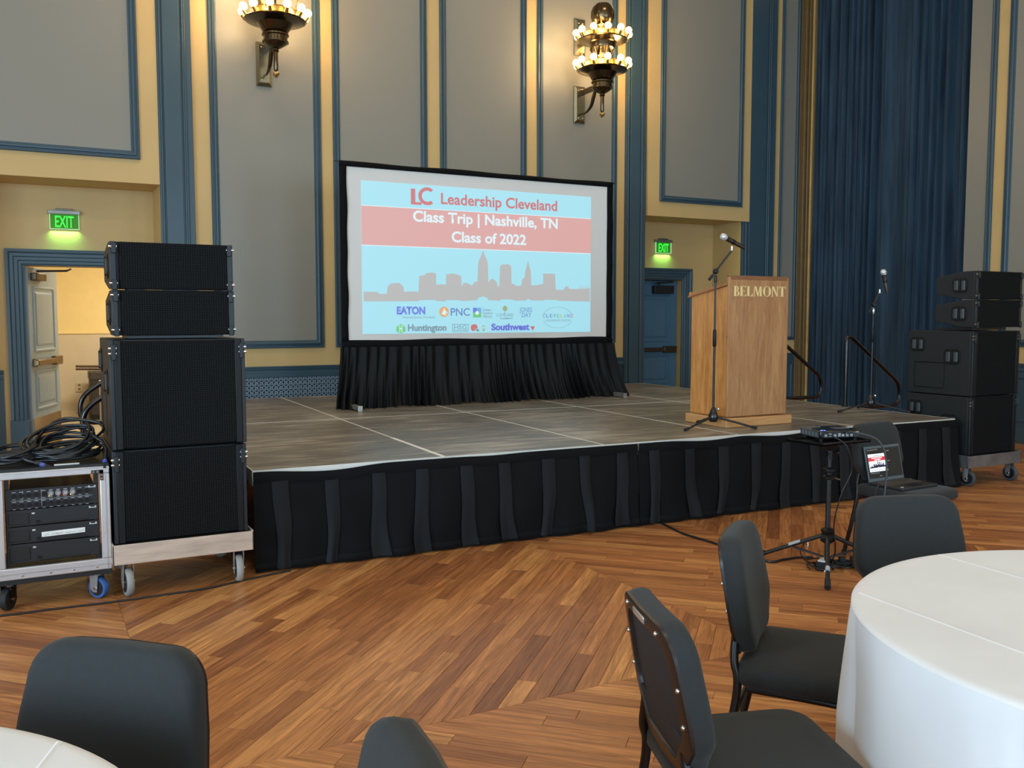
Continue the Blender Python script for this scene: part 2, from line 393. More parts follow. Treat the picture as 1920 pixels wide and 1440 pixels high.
MB().bb(1.80, 7.10, YW-.015, YW-.012, .14, .845).obj('grille_backing', HOLE, wall_back, None)
m = MB(); sp = .0545; zl0, zl1 = .47, .845                         # lattice (what rises above the stage)
LAT = M('lattice_paint', (128, 148, 164), .42, var=.05)
def seg(x0, z0, x1, z1, wd, dp):
    d = Vector((x1-x0, z1-z0)); L = d.length
    if L < .01: return
    m.box(((x0+x1)/2, YW-.02, (z0+z1)/2), (L, dp, wd), ry=-math.atan2(z1-z0, x1-x0))
H = zl1-zl0
for k in range(int((7.10-1.80+H)/sp)+1):
    xa = 1.80-H+k*sp
    for sgn in (1, -1):
        x0, x1, z0, z1 = xa, xa+H, (zl0 if sgn > 0 else zl1), (zl1 if sgn > 0 else zl0)
        if x0 < 1.80: t_ = (1.80-x0)/H; z0 += (z1-z0)*t_; x0 = 1.80
        if x1 > 7.10: t_ = (x1-7.10)/(x1-x0) if x1 > x0 else 0; z1 -= (z1-z0)*t_; x1 = 7.10
        if x1-x0 > .01: seg(x0, z0, x1, z1, .0095, .008)
ncol = int(5.3/sp)
for i in range(ncol):
    for j in range(7):
        x = 1.80+(i+.5)*sp; z = zl1-(j+.5)*sp-.002
        n = 6; r0, r1 = .0155, .0235
        m.add([(x+r*cos(2*PI*k/n), YW-.0245, z+r*sin(2*PI*k/n)) for r in (r0, r1) for k in range(n)], [(k, (k+1) % n, (k+1) % n+n, k+n) for k in range(n)])
lat = m.obj('lattice_grille', LAT, wall_back, None); lat['kind'] = 'stuff'
frame_mould('grille_frame', BLUE, wall_back, (1.76, 7.14, .10, .862), YW-.012, [(0, 0), (0, .02), (.03, .02), (.042, .004)])

# ---- right wall with a curtained bay
CY0, CY1, CZ = 7.45, YW, 6.45
m = MB().bb(XR, XR+.3, Y_R, CY0, 0, Z_C).bb(XR, XR+.3, CY0, CY1, CZ, Z_C).bb(XR+.75, XR+.85, CY0-.2, CY1, 0, Z_C)
m.bb(XR+.3, XR+.8, CY0-.1, CY0, 0, Z_C).bb(XR+.3, XR+.8, CY0, CY1, CZ, CZ+.1)
wall_right = m.obj('wall_right', YEL, None, None); tag(wall_right, 'right side wall in ochre paint with a tall curtained bay', kind='structure')
GOLD = M('bay_trim_bronze', (116, 92, 54), .5, var=.08); GOLDL = M('bay_trim_ochre', (190, 156, 96), .55)
for x0, x1, dp, c_ in ((XR+.005, XR+.075, .02, GOLD), (XR+.09, XR+.145, .03, GOLD), (XR+.16, XR+.215, .04, GOLD), (XR+.222, XR+.262, .05, GOLDL)):
    MB().bb(x0, x1, YW-dp, YW, 0, CZ).obj('bay_trim', c_, wall_back, 25, .012)
f = MB().bb(XR-.008, XR, 7.13, CY0, 1.22, 6.7).obj('fabric_panel', GREY, wall_right, None)
def vmould(y0, z0, z1, parent, flip=1):
    MB().prism([(o*flip, h) for o, h in [(0, 0)]+MP+[(.086, 0)]], lambda u, v, w_: (XR-v, y0+u, w_), z0, z1).obj('panel_moulding', BLUE, parent, 25)
vmould(7.095, 1.15, 6.7, f)
f2 = MB().bb(XR-.008, XR, 4.0, 6.88, 1.22, 6.7).obj('fabric_panel', GREY, wall_right, None)
frame_mould('panel_moulding', BLUE, f2, (3.9, 6.945, 1.15, 6.7), XR, MP, axis='x')
rail(Y_R, CY0, XR, wall_right, axis='x')
MB().bb(XR-.012, XR, Y_R, CY0, .0, .855).obj('dado_board', BLUE, wall_right, None)
frame_mould('dado_moulding', BLUE, wall_right, (4.6, 7.2, .26, .80), XR-.012, [(0, 0), (0, .012), (.02, .016), (.03, .004)], axis='x')
MB().bb(XR-.03, XR, Y_R, CY0, 0, .18).obj('baseboard', BLUE, wall_right, 25, .005)

# ---- rest of the hall (out of the picture, it returns the light)
PALE = M('hall_paint_pale', (205, 186, 150), .7, var=.04); CEIL = M('ceiling_paint', (214, 206, 190), .8, var=.03)
def holed(axis, pos, th, a0, a1, holes, name, label):
    m = MB(); z0, z1 = .5, 4.2; cur = a0
    B = (lambda p, q, c, d: m.bb(min(pos, pos+th), max(pos, pos+th), p, q, c, d)) if axis == 'x' else (lambda p, q, c, d: m.bb(p, q, min(pos, pos+th), max(pos, pos+th), c, d))
    for h0, h1 in holes: B(cur, h0, 0, Z_C); B(h0, h1, 0, z0); B(h0, h1, z1, Z_C); cur = h1
    B(cur, a1, 0, Z_C); o = m.obj(name, PALE, None, None); tag(o, label, kind='structure')
holed('x', X_L, -.3, Y_R, YW, [(y-1.25, y+1.25) for y in (-4.9, -1.7, 1.5)], 'wall_left', 'left side wall with three tall windows')
holed('y', Y_R, -.3, X_L, XR, [(x-1.25, x+1.25) for x in (-2.4, 3.2, 8.4)], 'wall_rear', 'rear wall with three tall windows')
tag(MB().bb(X_L-.3, XR+.9, Y_R-.3, YB2+.25, Z_C, Z_C+.2).obj('ceiling', CEIL, None, None), 'high pale ceiling of the hall', kind='structure')

# ---- doors
def door_frame(parent, x0, x1, h, y, side=1, wd=.17):
    prof = [(0, 0), (0, .05), (.03, .055), (.045, .04), (.075, .04), (.085, .028), (.115, .028), (.125, .018), (.15, .018), (wd, .006), (wd, 0)]
    m = MB(); rings = []
    for o, hh in prof:
        q = wd-o; rings.append([(x0-q, y-hh, 0), (x0-q, y-hh, h+q), (x1+q, y-hh, h+q), (x1+q, y-hh, 0)])
    n = len(rings)
    for r in rings: m.v += r
    for i in range(n-1):
        for j in range(3): m.f.append((i*4+j, i*4+j+1, i*4+5+j, i*4+4+j))
    m.obj('architrave', BLUE, parent, 25)
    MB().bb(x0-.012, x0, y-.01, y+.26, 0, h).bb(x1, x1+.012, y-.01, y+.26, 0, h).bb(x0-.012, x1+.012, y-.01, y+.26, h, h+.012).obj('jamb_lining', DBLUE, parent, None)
    for xx in (x0-wd-.006, x1-.002):
        MB().bb(xx, xx+wd+.008, y-.07, y, 0, .42).obj('plinth_block', BLUE, parent, 25, .005)
def door_leaf(parent, loc, rz, w_, h, mat, barmat):
    """local: hinge at origin, leaf runs +x, faces -y"""
    leaf = MB().bb(0, w_, -.022, .022, .008, h).obj('leaf', mat, parent, 25, .002)
    leaf.location = loc; leaf.rotation_euler = (0, 0, rz)
    for z0, z1 in ((.50, .93), (1.13, h-.20)):
        frame_mould('panel_moulding', mat, leaf, (.13, w_-.13, z0, z1), -.022, [(0, 0), (.004, .012), (.02, .012), (.03, -.002), (.055, -.002), (.075, .008), (.08, .008)])
        MB().bb(.21, w_-.21, -.031, -.02, z0+.08, z1-.08).obj('raised_panel', mat, leaf, 25, .004)
    b = MB().bb(.06, w_-.26, -.085, -.045, .985, 1.045).bb(.06, .10, -.06, -.02, .97, 1.06).obj('panic_bar', barmat, leaf, 25, .008)
    MB().bb(w_-.26, w_-.03, -.075, -.022, .965, 1.065).obj('latch_housing', barmat, leaf, 25, .01)
    return leaf
door1 = thing('door_1', 'open blue panelled door under the left exit sign, swung away into the corridor', None, (0, 0, 0), kind='structure')
door_frame(door1, DL0, DL1, DH, YB2)
DOORP = M('door_paint_greyblue', (150, 166, 172), .4, var=.04); BRZ = M('door_hardware_bronze', (120, 98, 66), .35, .85, var=.1)
leaf = door_leaf(door1, (DL0+.015, YB2+.05, 0), math.atan2(.88, .30), .92, DH-.012, DOORP, BRZ)
MB().bb(.02, .90, -.027, -.021, .012, .42).obj('kick_plate', M('kick_plate_brass', (196, 170, 128), .22, .9), leaf, None)
MB().bb(.08, .40, -.085, -.022, DH-.15, DH-.07).obj('door_closer', M('closer_bronze', (84, 70, 50), .4, .7), leaf, 25, .008)
MB().tube([(.16, -.06, DH-.05), (.38, -.30, DH-.035), (.10, -.42, DH-.03)], .011, 6).obj('closer_arm', BLKS, leaf)
door2 = thing('door_2', 'closed blue panelled door under the right exit sign', None, (0, 0, 0), kind='structure')
door_frame(door2, DR0, DR1, DH, YB2)
leaf2 = door_leaf(door2, (DR0+.004, YB2+.12, 0), 0, DR1-DR0-.008, DH-.012, M('door_paint_blue', (72, 108, 134), .4, var=.04), M('panic_bar_dark', (92, 84, 68), .3, .8))
MB().bb(.50, .86, -.10, -.022, DH-.20, DH-.08).obj('door_closer', BLKS, leaf2, 25, .008)
MB().tube([(.62, -.06, DH-.06), (.50, -.14, DH-.045), (.80, -.14, DH-.03)], .012, 6).obj('closer_arm', BLKS, leaf2)
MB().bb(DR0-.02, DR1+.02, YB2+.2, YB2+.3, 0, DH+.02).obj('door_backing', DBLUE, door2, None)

# ---- corridor beyond the open door
CW = M('corridor_paint_yellow', (238, 216, 150), .6, var=.03); CB = M('corridor_paint_beige', (206, 194, 168), .6, var=.03)
tag(MB().bb(-3.2, 4.2, YB2+.25, 15.2, -.08, .0).obj('floor_corridor', M('corridor_tile', (196, 182, 156), .3, var=.12, scale=3), None, None), 'pale corridor floor beyond the open door', kind='structure')
wc = MB().bb(-3.2, 4.2, 15.0, 15.2, 0, 3).obj('wall_corridor', CW, None, None); tag(wc, 'yellow and beige corridor wall seen through the open door', kind='structure')
MB().bb(-3.2, 4.2, 14.99, 15.0, .1, 1.26).obj('lower_wall', CB, wc, None)
MB().bb(-3.2, 4.2, 14.975, 15.0, 1.25, 1.285).obj('wall_rail', CW, wc, 25, .004)
MB().bb(-3.2, 4.2, 14.97, 15.0, 0, .11).obj('skirting', CB, wc, 25, .004)
tag(MB().bb(-3.3, -3.2, YB2+.25, 15.2, 0, 3).bb(4.2, 4.3, YB2+.25, 15.2, 0, 3).obj('wall_corridor_ends', CW, None, None), 'end walls of the corridor', kind='structure')
tag(MB().bb(-3.3, 4.3, YB2+.25, 15.2, 3, 3.1).obj('ceiling_corridor', CEIL, None, None), 'ceiling of the corridor', kind='structure')
area('corridor_lamp', (1.7, 12.7, 2.95), (1.7, 12.7, 0), 2.0, .6, 85, (1, .88, .68))
op = thing('wall_outlet', 'small ivory power outlet on the corridor wall', 'outlet', (.70, 14.985, .46))
MB().bb(-.045, .045, -.008, .006, -.07, .07).obj('cover_plate', M('ivory_plastic', (206, 192, 160), .5), op, 25, .003)
for z in (-.03, .03): MB().bb(-.016, .016, -.011, -.006, z-.014, z+.014).obj('socket', M('ivory_dark', (120, 108, 84), .5), op, 25, .003)
# ================================================================== STAGE
HS = .606; DK = 1.2192
SX, SY, SA = 1.153, 5.393, -.029
stage = thing('stage_platform', 'low portable stage of dark scuffed deck panels with bright metal edges', 'stage', (SX, SY, 0), SA)
def stage_pt(lx, ly): return (SX+lx*cos(SA)-ly*sin(SA), SY+lx*sin(SA)+ly*cos(SA))
def deck_mat():
    t = NT('stage_deck'); v = t.coords('Object', (1, 1, 1))
    v1 = t.coords('Object', (2.2, 16, 1)); n1 = t.n('ShaderNodeTexNoise', i_Scale=1.0, i_Detail=6.0, i_Roughness=.65, i_Distortion=.6); t.l(v1, n1.inputs['Vector'])
    n2 = t.n('ShaderNodeTexNoise', i_Scale=1.3, i_Detail=4.0); t.l(v, n2.inputs['Vector'])
    v3 = t.coords('Object', (5, 34, 1)); n3 = t.n('ShaderNodeTexNoise', i_Scale=1.0, i_Detail=3.0); t.l(v3, n3.inputs['Vector'])
    a = t.n('ShaderNodeMath', operation='MULTIPLY_ADD'); a.inputs[1].default_value = .55; t.l(n2.outputs[0], a.inputs[0]); t.l(n1.outputs[0], a.inputs[2])
    base = t.ramp(a.outputs[0], [(.5, lin((84, 77, 69))), (.76, lin((120, 112, 101))), (.98, lin((172, 163, 150)))])
    sc = t.ramp(n3.outputs[0], [(.66, (0, 0, 0)), (.74, (1, 1, 1))])
    mx = t.n('ShaderNodeMix', data_type='RGBA'); mx.inputs[7].default_value = lin((150, 144, 134))+(1,); t.l(base, mx.inputs[6])
    q = t.n('ShaderNodeMath', operation='MULTIPLY'); q.inputs[1].default_value = .6; t.l(sc, q.inputs[0]); t.l(q.outputs[0], mx.inputs[0])
    t.l(mx.outputs[2], t.b.inputs['Base Color']); t.b.inputs['Roughness'].default_value = .36; t.bump(n1.outputs[0], .05, .003); return t.m
DECK = deck_mat()
for i in range(5):
    for j in range(2):
        x0, x1, y0, y1 = i*DK+.0015, (i+1)*DK-.0015, j*2*DK+.0015, (j+1)*2*DK-.0015-(.07 if j else 0)
        d = MB().bb(x0+.007, x1-.007, y0+.007, y1-.007, HS-.03, HS).obj('deck_panel', DECK, stage, None)
        e = .0075; m = MB()
        m.bb(x0, x1, y0, y0+e, HS-.09, HS+.0008).bb(x0, x1, y1-e, y1, HS-.09, HS+.0008).bb(x0, x0+e, y0+e, y1-e, HS-.09, HS+.0008).bb(x1-e, x1, y0+e, y1-e, HS-.09, HS+.0008)
        m.obj('deck_edge', M('deck_edge_bright', (226, 222, 212), .45, .15, var=.05), d, None)
for i in range(6):
    for y in (.10, 2.40, 4.74):
        x = min(max(i*DK, .09), 5*DK-.09)
        lg = MB().cyl((x, y, .02), (x, y, HS-.03), .022, 8).obj('stage_leg', ALU, stage)
        MB().lathe([(.034, 0), (.034, .01), (.012, .024), (.012, .045)], (x, y, 0), 10).obj('levelling_foot', CHROME, lg)
# white tape strip along one joint
MB().bb(DK-.016, DK+.014, .01, 1.03, HS, HS+.0015).obj('tape_strip', M('white_tape', (236, 234, 226), .5), stage, None)
# skirts
rs = random.Random(5)
def wr(x, z, s):
    return (sin(x*9.1+s+z*5)*.5+sin(x*17.3-z*11+s*2.1)*.3+sin(x*4.3+z*3.1+s*.7)*.5)
def skirt(name, label, L, loc, rz, seed, n_pleat, dips=(), drop=0):
    t = thing(name, label, 'skirt', loc, rz, 'pleated skirts round the stage')
    top = HS-.004; pit = L/n_pleat
    def ztop(x):
        z = top
        for c, wdt, dep in dips:
            if abs(x-c) < wdt: z -= dep*(.5+.5*cos(PI*(x-c)/wdt))
        return z
    def fold(x, zz):              # how far the cloth bellies out below the header (zz 0 top .. 1 bottom)
        u = (x/pit) % 1
        return zz*(.010+.026*abs(cos(PI*u))**1.5)+.013*zz*wr(x, zz, seed)*(.35+.65*abs(cos(PI*u)))
    nu = int(L/.022); 
    cl = MB().grid(nu, 14, lambda u, v: (u*L, -.022-fold(u*L, v)-.004*sin(v*PI), ztop(u*L)-.055-(ztop(u*L)-.055-.012)*v)).obj('skirt_cloth', CLOTHB, t, 80)
    MB().grid(nu, 4, lambda u, v: (u*L, -.026-fold(u*L, 1)-.007*sin(PI*v), .062-.052*v)).obj('bottom_hem', CLOTHB, t, 80)
    MB().grid(nu, 3, lambda u, v: (u*L, -.030-.004*sin(PI*v)+.0015*wr(u*L*2, v, seed), ztop(u*L)-.062*v)).obj('header_band', CLOTHB, t, 80)
    for k in range(n_pleat):
        xc = (k+.5)*pit+rs.uniform(-.02, .02); wd = rs.uniform(.042, .052); lean = rs.uniform(-.03, .04); sd = rs.uniform(0, 6); ln = rs.uniform(.965, 1.0)
        def pf(u, v, xc=xc, wd=wd, lean=lean, sd=sd, ln=ln):
            vv = v*ln; x = xc+(u-.5)*2*wd*(1+.30*vv*sin(sd)+.12*sin(vv*7+sd)*vv)+lean*vv**1.5+.016*vv*sin(vv*5+sd)
            z0 = ztop(xc)-.058; bow = .020*sin(PI*u)*(1-.35*vv)+.008*sin(2*PI*u+sd)*vv
            return (x, -.031-fold(x, vv)-bow*(.25+.75*vv)-.010*vv, z0-(z0-.015)*vv)
        MB().grid(6, 10, pf).obj('pleat', CLOTHP, t, 80)
    return t
def sk(lx, ly, L, ang, *a):
    p = stage_pt(lx, ly); return (L, (p[0], p[1], 0), SA+ang)
L1 = 2.70
a = sk(0, 0, L1, 0); skirt('stage_skirt', 'long black pleated stage skirt on the left half of the stage front', a[0], a[1], a[2], 1.3, 9, ((.45, .42, .022), (1.55, .3, .006)))
a = sk(L1+.006, 0, 5*DK-L1, 0); skirt('stage_skirt', 'long black pleated stage skirt on the right half of the stage front below the podium', a[0], a[1], a[2], 4.1, 11, ((.62, .4, .016), (1.35, .45, .02)))
a = sk(5*DK, .004, 2.6, PI/2); skirt('stage_skirt', 'black pleated skirt on the right end of the stage beside the tall speakers', a[0], a[1], a[2], 2.2, 8)
a = sk(0, 2.6, 2.6, -PI/2); skirt('stage_skirt', 'black pleated skirt on the left end of the stage behind the speaker stack', a[0], a[1], a[2], 3.2, 8)

# ================================================================== STAIR HANDRAILS
def handrail(label, x, y, sgn, z0=HS):
    t = thing('stair_handrail', label, 'handrail', (x, y, z0), 0, 'stair handrails at the stage ends')
    s = sgn
    pts = [(0, 0, 0), (0, 0, .74), (s*.80, 0, .20), (s*.80, 0, -.02), (s*.16, 0, -.02), (s*.10, 0, -.02)]
    MB().tube(arc_path(pts, .11, 6), .021, 10).obj('rail_tube', BLKM, t, 60)
    MB().lathe([(.034, 0), (.034, .008), (.024, .014), (.024, .05)], (0, 0, 0), 12).obj('post_socket', BLKS, t)
    MB().sphere((s*.12, 0, -.02), .027, 10, 6).obj('end_cap', BLKS, t, 60)
    MB().tube([(s*.785, 0, .07), (s*.83, 0, .07)], .008, 6).obj('bolt', CHROME, t)
    return t
handrail('black tube handrail behind the microphone stand at the right end of the stage', 7.245, 6.45, 1)
handrail('black tube handrail half hidden behind the wooden podium', 7.275, 7.54, 1)
handrail('nearer of the two black tube handrails left of the speaker stack', 1.155, 7.28, -1, .63)
handrail('farther of the two black tube handrails left of the speaker stack', 1.20, 8.50, -1, .63)

# ================================================================== PROJECTION SCREEN
scr = thing('projection_screen', 'large front projection screen in a black border showing a blue and red title slide', 'screen', (2.736, 8.65, HS))
SW, z0s, z1s = 3.18, 1.225-HS, 3.012-HS                    # outer frame, local
BRD = M('screen_border_black', (11, 12, 13), .8, spec=.15, var=.2, scale=8, bump=.2, bscale=12)
IX0, IX1, IZ0, IZ1 = .068, 3.105, 1.278-HS, 2.960-HS
SCRM = M('screen_fabric_white', (226, 222, 216), .8, var=.01)
MB().bb(IX0-.02, IX1+.02, -.004, .004, IZ0-.02, IZ1+.02).obj('screen_fabric', SCRM, scr, None)
def strip(x0, x1, z0, z1, horiz, sd):
    n = 40
    if horiz: m = MB().grid(n, 3, lambda u, v: (x0+(x1-x0)*u, -.014-.006*sin(v*PI)-.003*sin(u*23+sd)*sin(u*7+1), z0+(z1-z0)*v+.006*sin(u*17+sd)*sin(u*5)*v))
    else: m = MB().grid(3, n, lambda u, v: (x0+(x1-x0)*u+.005*sin(v*19+sd)*sin(v*6)*u, -.014-.006*sin(u*PI)-.003*sin(v*21+sd), z0+(z1-z0)*v))
    return m.obj('border_strip', BRD, scr, 80, solid=.008)
strip(0, SW, IZ1, z1s, 1, 1); strip(0, SW, z0s-.03, IZ0, 1, 2); strip(0, IX0, IZ0, IZ1, 0, 3); strip(IX1, SW, IZ0, IZ1, 0, 4)
MB().bb(.01, SW-.01, .0, .03, z1s-.035, z1s-.005).bb(.01, SW-.01, .0, .03, z0s+.005, z0s+.035).bb(.005, .035, 0, .03, z0s, z1s).bb(SW-.035, SW-.005, 0, .03, z0s, z1s).obj('screen_frame', BLKS, scr, None)
for x in (-.035, SW+.005): MB().bb(x, x+.03, .0, .02, z1s-.012, z1s+.004).obj('frame_tab', BLKS, scr, None)
for xo, sx in ((.06, 1), (SW-.06, -1)):
    lg = MB().bb(xo-.02, xo+.02, .032, .062, .05, z1s-.3).obj('screen_leg', ALU, scr, None)
    MB().bb(xo-.022, xo+.022, -.37, .26, .012, .052).bb(xo-.024, xo+.024, -.375, -.367, .0, .055).bb(xo-.02, xo+.02, .24, .26, .0, .012).obj('leg_foot', ALUD, lg, None, .003)
    MB().tube([(xo, .23, .05), (xo, .06, .50)], .012, 6).obj('leg_brace', ALU, lg)
# gathered skirt under the screen
def drape(u, v):
    x = -.02+u*(SW+.04); f = v
    spread = (u-.5)*2; xx = x+spread*.11*f**1.5
    ph = u*205+3.5*sin(u*9.7)+2.2*sin(u*23)+1.2*sin(u*47)
    amp = .010+.022*f+.010*f*sin(u*31+1)
    y = -.03-.03*f-.10*f*f-amp*sin(ph)-.02*f*sin(ph*2.1+1)*f
    if v > .85: y -= .10*(v-.85)*(1+sin(u*41))
    z = (z0s-.02)*(1-f)+.004+.012*max(0, sin(u*29+2))*f
    return (xx+.008*sin(ph+1.2)*f, y, z)
MB().grid(620, 16, drape).obj('gathered_skirt', M('screen_skirt_black', (12, 13, 14), .55, var=.2, scale=3, sheen=.03, spec=.2), scr, 80)
# projected picture: flat coloured shapes lying on the screen
def PE(name, c):                       # c = colour of the lit screen as seen; ambient light on the fabric gives the rest
    t = NT(name); b = t.b; b.inputs['Base Color'].default_value = (.30, .30, .30, 1); b.inputs['Roughness'].default_value = .8
    b.inputs['Emission Color'].default_value = tuple(max(0, v/1.34-.165) for v in lin(c))+(1,); b.inputs['Emission Strength'].default_value = 1
    t.m.cycles.emission_sampling = 'NONE'; return t.m
P_BLUE = PE('picture_pale_blue', (176, 227, 240)); P_PINK = PE('picture_red_band', (222, 172, 167)); P_RED = PE('picture_red_text', (208, 126, 126))
P_WHT = PE('picture_white', (226, 243, 247)); P_GRY = PE('picture_grey_skyline', (190, 188, 186)); P_DGR = PE('picture_grey_text', (142, 160, 168))
P_NAVY = PE('picture_blue_text', (112, 140, 222)); P_NAV2 = PE('picture_navy_text', (104, 146, 196)); P_ORG = PE('picture_orange', (226, 178, 120)); P_GRN = PE('picture_green', (130, 205, 140)); P_TAN = PE('picture_olive', (168, 180, 140)); P_VIO = PE('picture_violet_text', (124, 126, 214)); P_CYN = PE('picture_cyan_shape', (110, 180, 226))
GX0, GX1, GZ0, GZ1 = .218, 2.892, 1.337-HS, 2.836-HS; GW, GH = GX1-GX0, GZ1-GZ0
def G(u, v): return (GX0+u*GW, GZ1-v*GH)
img = MB().bb(GX0, GX1, -.0062, -.0045, GZ0, GZ1).obj('projected_picture', P_BLUE, scr, None)
lay = [0]
def shape(polys, mat, name='picture_shape', d=.0008):
    lay[0] += 1; m = MB(); y = -.0066-.00004*lay[0]
    for p in polys: m.add([(G(u, v)[0], y, G(u, v)[1]) for u, v in p], [tuple(range(len(p)))])
    o = bpy.data.objects.new(name, m.mesh(name, mat)); COL.objects.link(o); o.parent = img; return o
def rect(u0, v0, u1, v1): return [(u0, v0), (u1, v0), (u1, v1), (u0, v1)]
def ell(u, v, a, b, n=20): return [(u+a*cos(2*PI*k/n), v+b*sin(2*PI*k/n)) for k in range(n)]
def ptext(body, u, v, hgt, mat, off=0, width=None, name='picture_lettering', u1=None):
    """baseline-left at (u,v); hgt = cap height as fraction of picture height; u1 = right end"""
    size = hgt*GH/.70; me = text_mesh(body, size, 0, off*size)
    xs = [q.co.x for q in me.vertices]; mn, mxx = min(xs), max(xs)
    k = ((u1-u)*GW)/(mxx-mn) if u1 else 1
    for q in me.vertices: q.co.x = (q.co.x-mn)*k
    lay[0] += 1; x, z = G(u, v)
    return text_obj(name, me, mat, img, Matrix.Translation((x, -.0072-.00004*lay[0], z)) @ FACE)
shape([rect(0, .158, 1, .162), rect(0, .415, 1, .42)], P_WHT)
shape([rect(0, .162, 1, .415)], P_PINK, 'red_band')
# LC monogram and heading
shape([[(.195, .03), (.213, .03), (.213, .118), (.238, .118), (.238, .135), (.195, .135)]], P_RED)
m_ = []
for k in range(14):
    a0, a1 = rad(50+k*260/14), rad(50+(k+1)*260/14)
    c_, ro, ri = (.262, .0745), 1, .62
    f_ = lambda a, r: (c_[0]+.037*r*cos(a), c_[1]-.0535*r*sin(a)*1.12)
    m_.append([f_(a0, ro), f_(a1, ro), f_(a1, ri), f_(a0, ri)])
shape(m_, P_RED)
ptext('Leadership Cleveland', .318, .118, .072, P_RED, .022, u1=.835)
ptext('Class Trip | Nashville, TN', .203, .245, .070, P_WHT, .026, u1=.838)
ptext('Class of 2022', .362, .372, .070, P_WHT, .026, u1=.690)
# skyline
sky = [(.005, .722), (.060, .722), (.066, .735), (.095, .735), (.098, .690), (.108, .672), (.115, .664), (.145, .660), (.155, .672), (.163, .690), (.165, .722), (.180, .716), (.215, .716), (.222, .722), (.226, .610), (.250, .604), (.254, .592), (.270, .586), (.290, .588), (.296, .595), (.296, .668), (.320, .664), (.336, .668), (.338, .597), (.355, .592), (.365, .588), (.382, .594), (.402, .606), (.404, .682), (.410, .655), (.425, .650), (.440, .664), (.450, .668), (.458, .645), (.472, .640), (.475, .52), (.480, .488), (.490, .455), (.4955, .425), (.4975, .425), (.503, .455), (.514, .488), (.518, .52), (.520, .648), (.526, .630), (.536, .618), (.548, .628), (.558, .645), (.562, .680), (.568, .668), (.572, .530), (.580, .518), (.612, .515), (.622, .530), (.624, .652), (.636, .655), (.648, .668), (.668, .664), (.672, .618), (.684, .606), (.686, .56), (.692, .53), (.698, .488), (.7005, .488), (.706, .53), (.712, .56), (.714, .660), (.740, .660), (.752, .655), (.770, .648), (.770, .580), (.766, .578), (.766, .574), (.828, .574), (.828, .578), (.826, .580), (.830, .690), (.860, .690), (.872, .682), (.876, .664), (.890, .664), (.894, .682), (.930, .682), (.996, .676), (.996, .775), (.84, .770), (.83, .764), (.78, .764), (.77, .770), (.715, .770), (.70, .756), (.69, .770), (.64, .772), (.62, .764), (.575, .764), (.57, .774), (.52, .770), (.512, .752), (.495, .745), (.478, .752), (.468, .772), (.40, .778), (.395, .772), (.34, .772), (.335, .780), (.296, .780), (.29, .772), (.23, .774), (.22, .782), (.005, .786)]
shape([sky], P_GRY, 'skyline'); shape([rect(.944+k*.0105, .655, .9465+k*.0105, .685) for k in range(5)], P_GRY, 'skyline')
# sponsors
ptext('EATON', .134, .868, .048, P_NAVY, .05, u1=.250); ptext('Powering Business Worldwide', .158, .897, .016, P_DGR, 0, u1=.29)
shape([ell(.328, .853, .0205, .036, 24)], P_ORG); shape([[(.318, .868), (.330, .826), (.334, .846), (.345, .862), (.332, .862), (.338, .878)]], P_WHT)
ptext('PNC', .356, .879, .052, P_NAV2, .014, u1=.438)
shape([rect(.452, .824, .488, .858)], P_NAVY); shape([rect(.468, .824, .488, .858)], P_CYN); shape([rect(.452, .858, .488, .892)], P_GRN); shape([ell(.470, .860, .008, .014, 10)], P_WHT)
for k, (s_, e_) in enumerate((('Greater', .532), ('Cleveland', .537), ('Alliance', .535))): ptext(s_, .494, .846+.023*k, .017, P_DGR, .01, u1=e_)
shape([ell(.594, .828, .0105, .019, 12)], P_TAN); shape([rect(.5925, .845, .5955, .872)], P_TAN)
ptext('CLEVELAND', .553, .884, .021, P_DGR, 0, u1=.632); ptext('foundation', .572, .903, .014, P_DGR, 0, u1=.630); shape([[(.572, .908), (.60, .896), (.632, .898), (.60, .901)]], P_DGR)
ptext('JONES', .660, .852, .032, P_NAV2, 0, u1=.718); ptext('DAY', .670, .890, .034, P_NAV2, 0, u1=.714)
rg = []
for k in range(40):
    a0, a1 = 2*PI*k/40, 2*PI*(k+1)/40
    if abs(sin((a0+a1)/2)) < .28: continue
    rg.append([(.840+.072*cos(a)*r, .893+.078*sin(a)*r) for a, r in ((a0, 1), (a1, 1), (a1, .975), (a0, .975))])
shape(rg, P_DGR)
for k, (ch, mt) in enumerate(zip('CLEVELAND', (P_DGR, P_NAVY, P_DGR, P_NAV2, P_GRN, P_ORG, P_GRN, P_VIO, P_RED))): ptext(ch, .768+k*.0167, .893, .027, mt, .008, u1=.780+k*.0167)
ptext('LEADERSHIP CENTER', .782, .921, .0135, P_DGR, 0, u1=.900)
shape([[(.132, .955), (.150, .935), (.168, .955), (.168, .985), (.150, .998), (.132, .985)]], P_GRN); shape([rect(.144, .945, .147, .99), rect(.153, .945, .156, .99), rect(.144, .964, .156, .970)], P_WHT)
ptext('Huntington', .178, .981, .042, P_DGR, .04, u1=.338)
shape([rect(.362, .938, .432, .942), rect(.362, .978, .432, .982), rect(.362, .938, .364, .982), rect(.430, .938, .432, .982), rect(.362, .989, .432, .992)], P_DGR)
ptext('HSG', .370, .972, .026, P_DGR, .004, u1=.424)
shape([[(.441, .962), (.445, .945), (.456, .938), (.467, .943), (.472, .957), (.470, .968), (.462, .970), (.460, .985), (.448, .986), (.443, .975)]], P_RED, 'helmet_mark'); shape([[(.462, .974), (.472, .970), (.480, .985), (.470, .992)]], P_DGR)
shape([[(.493, .948), (.503, .948), (.503, .978), (.498, .992), (.493, .978)]], P_TAN); shape([rect(.4955, .955, .5005, .972)], P_WHT)
ptext('Southwest', .532, .981, .044, P_VIO, .045, u1=.705)
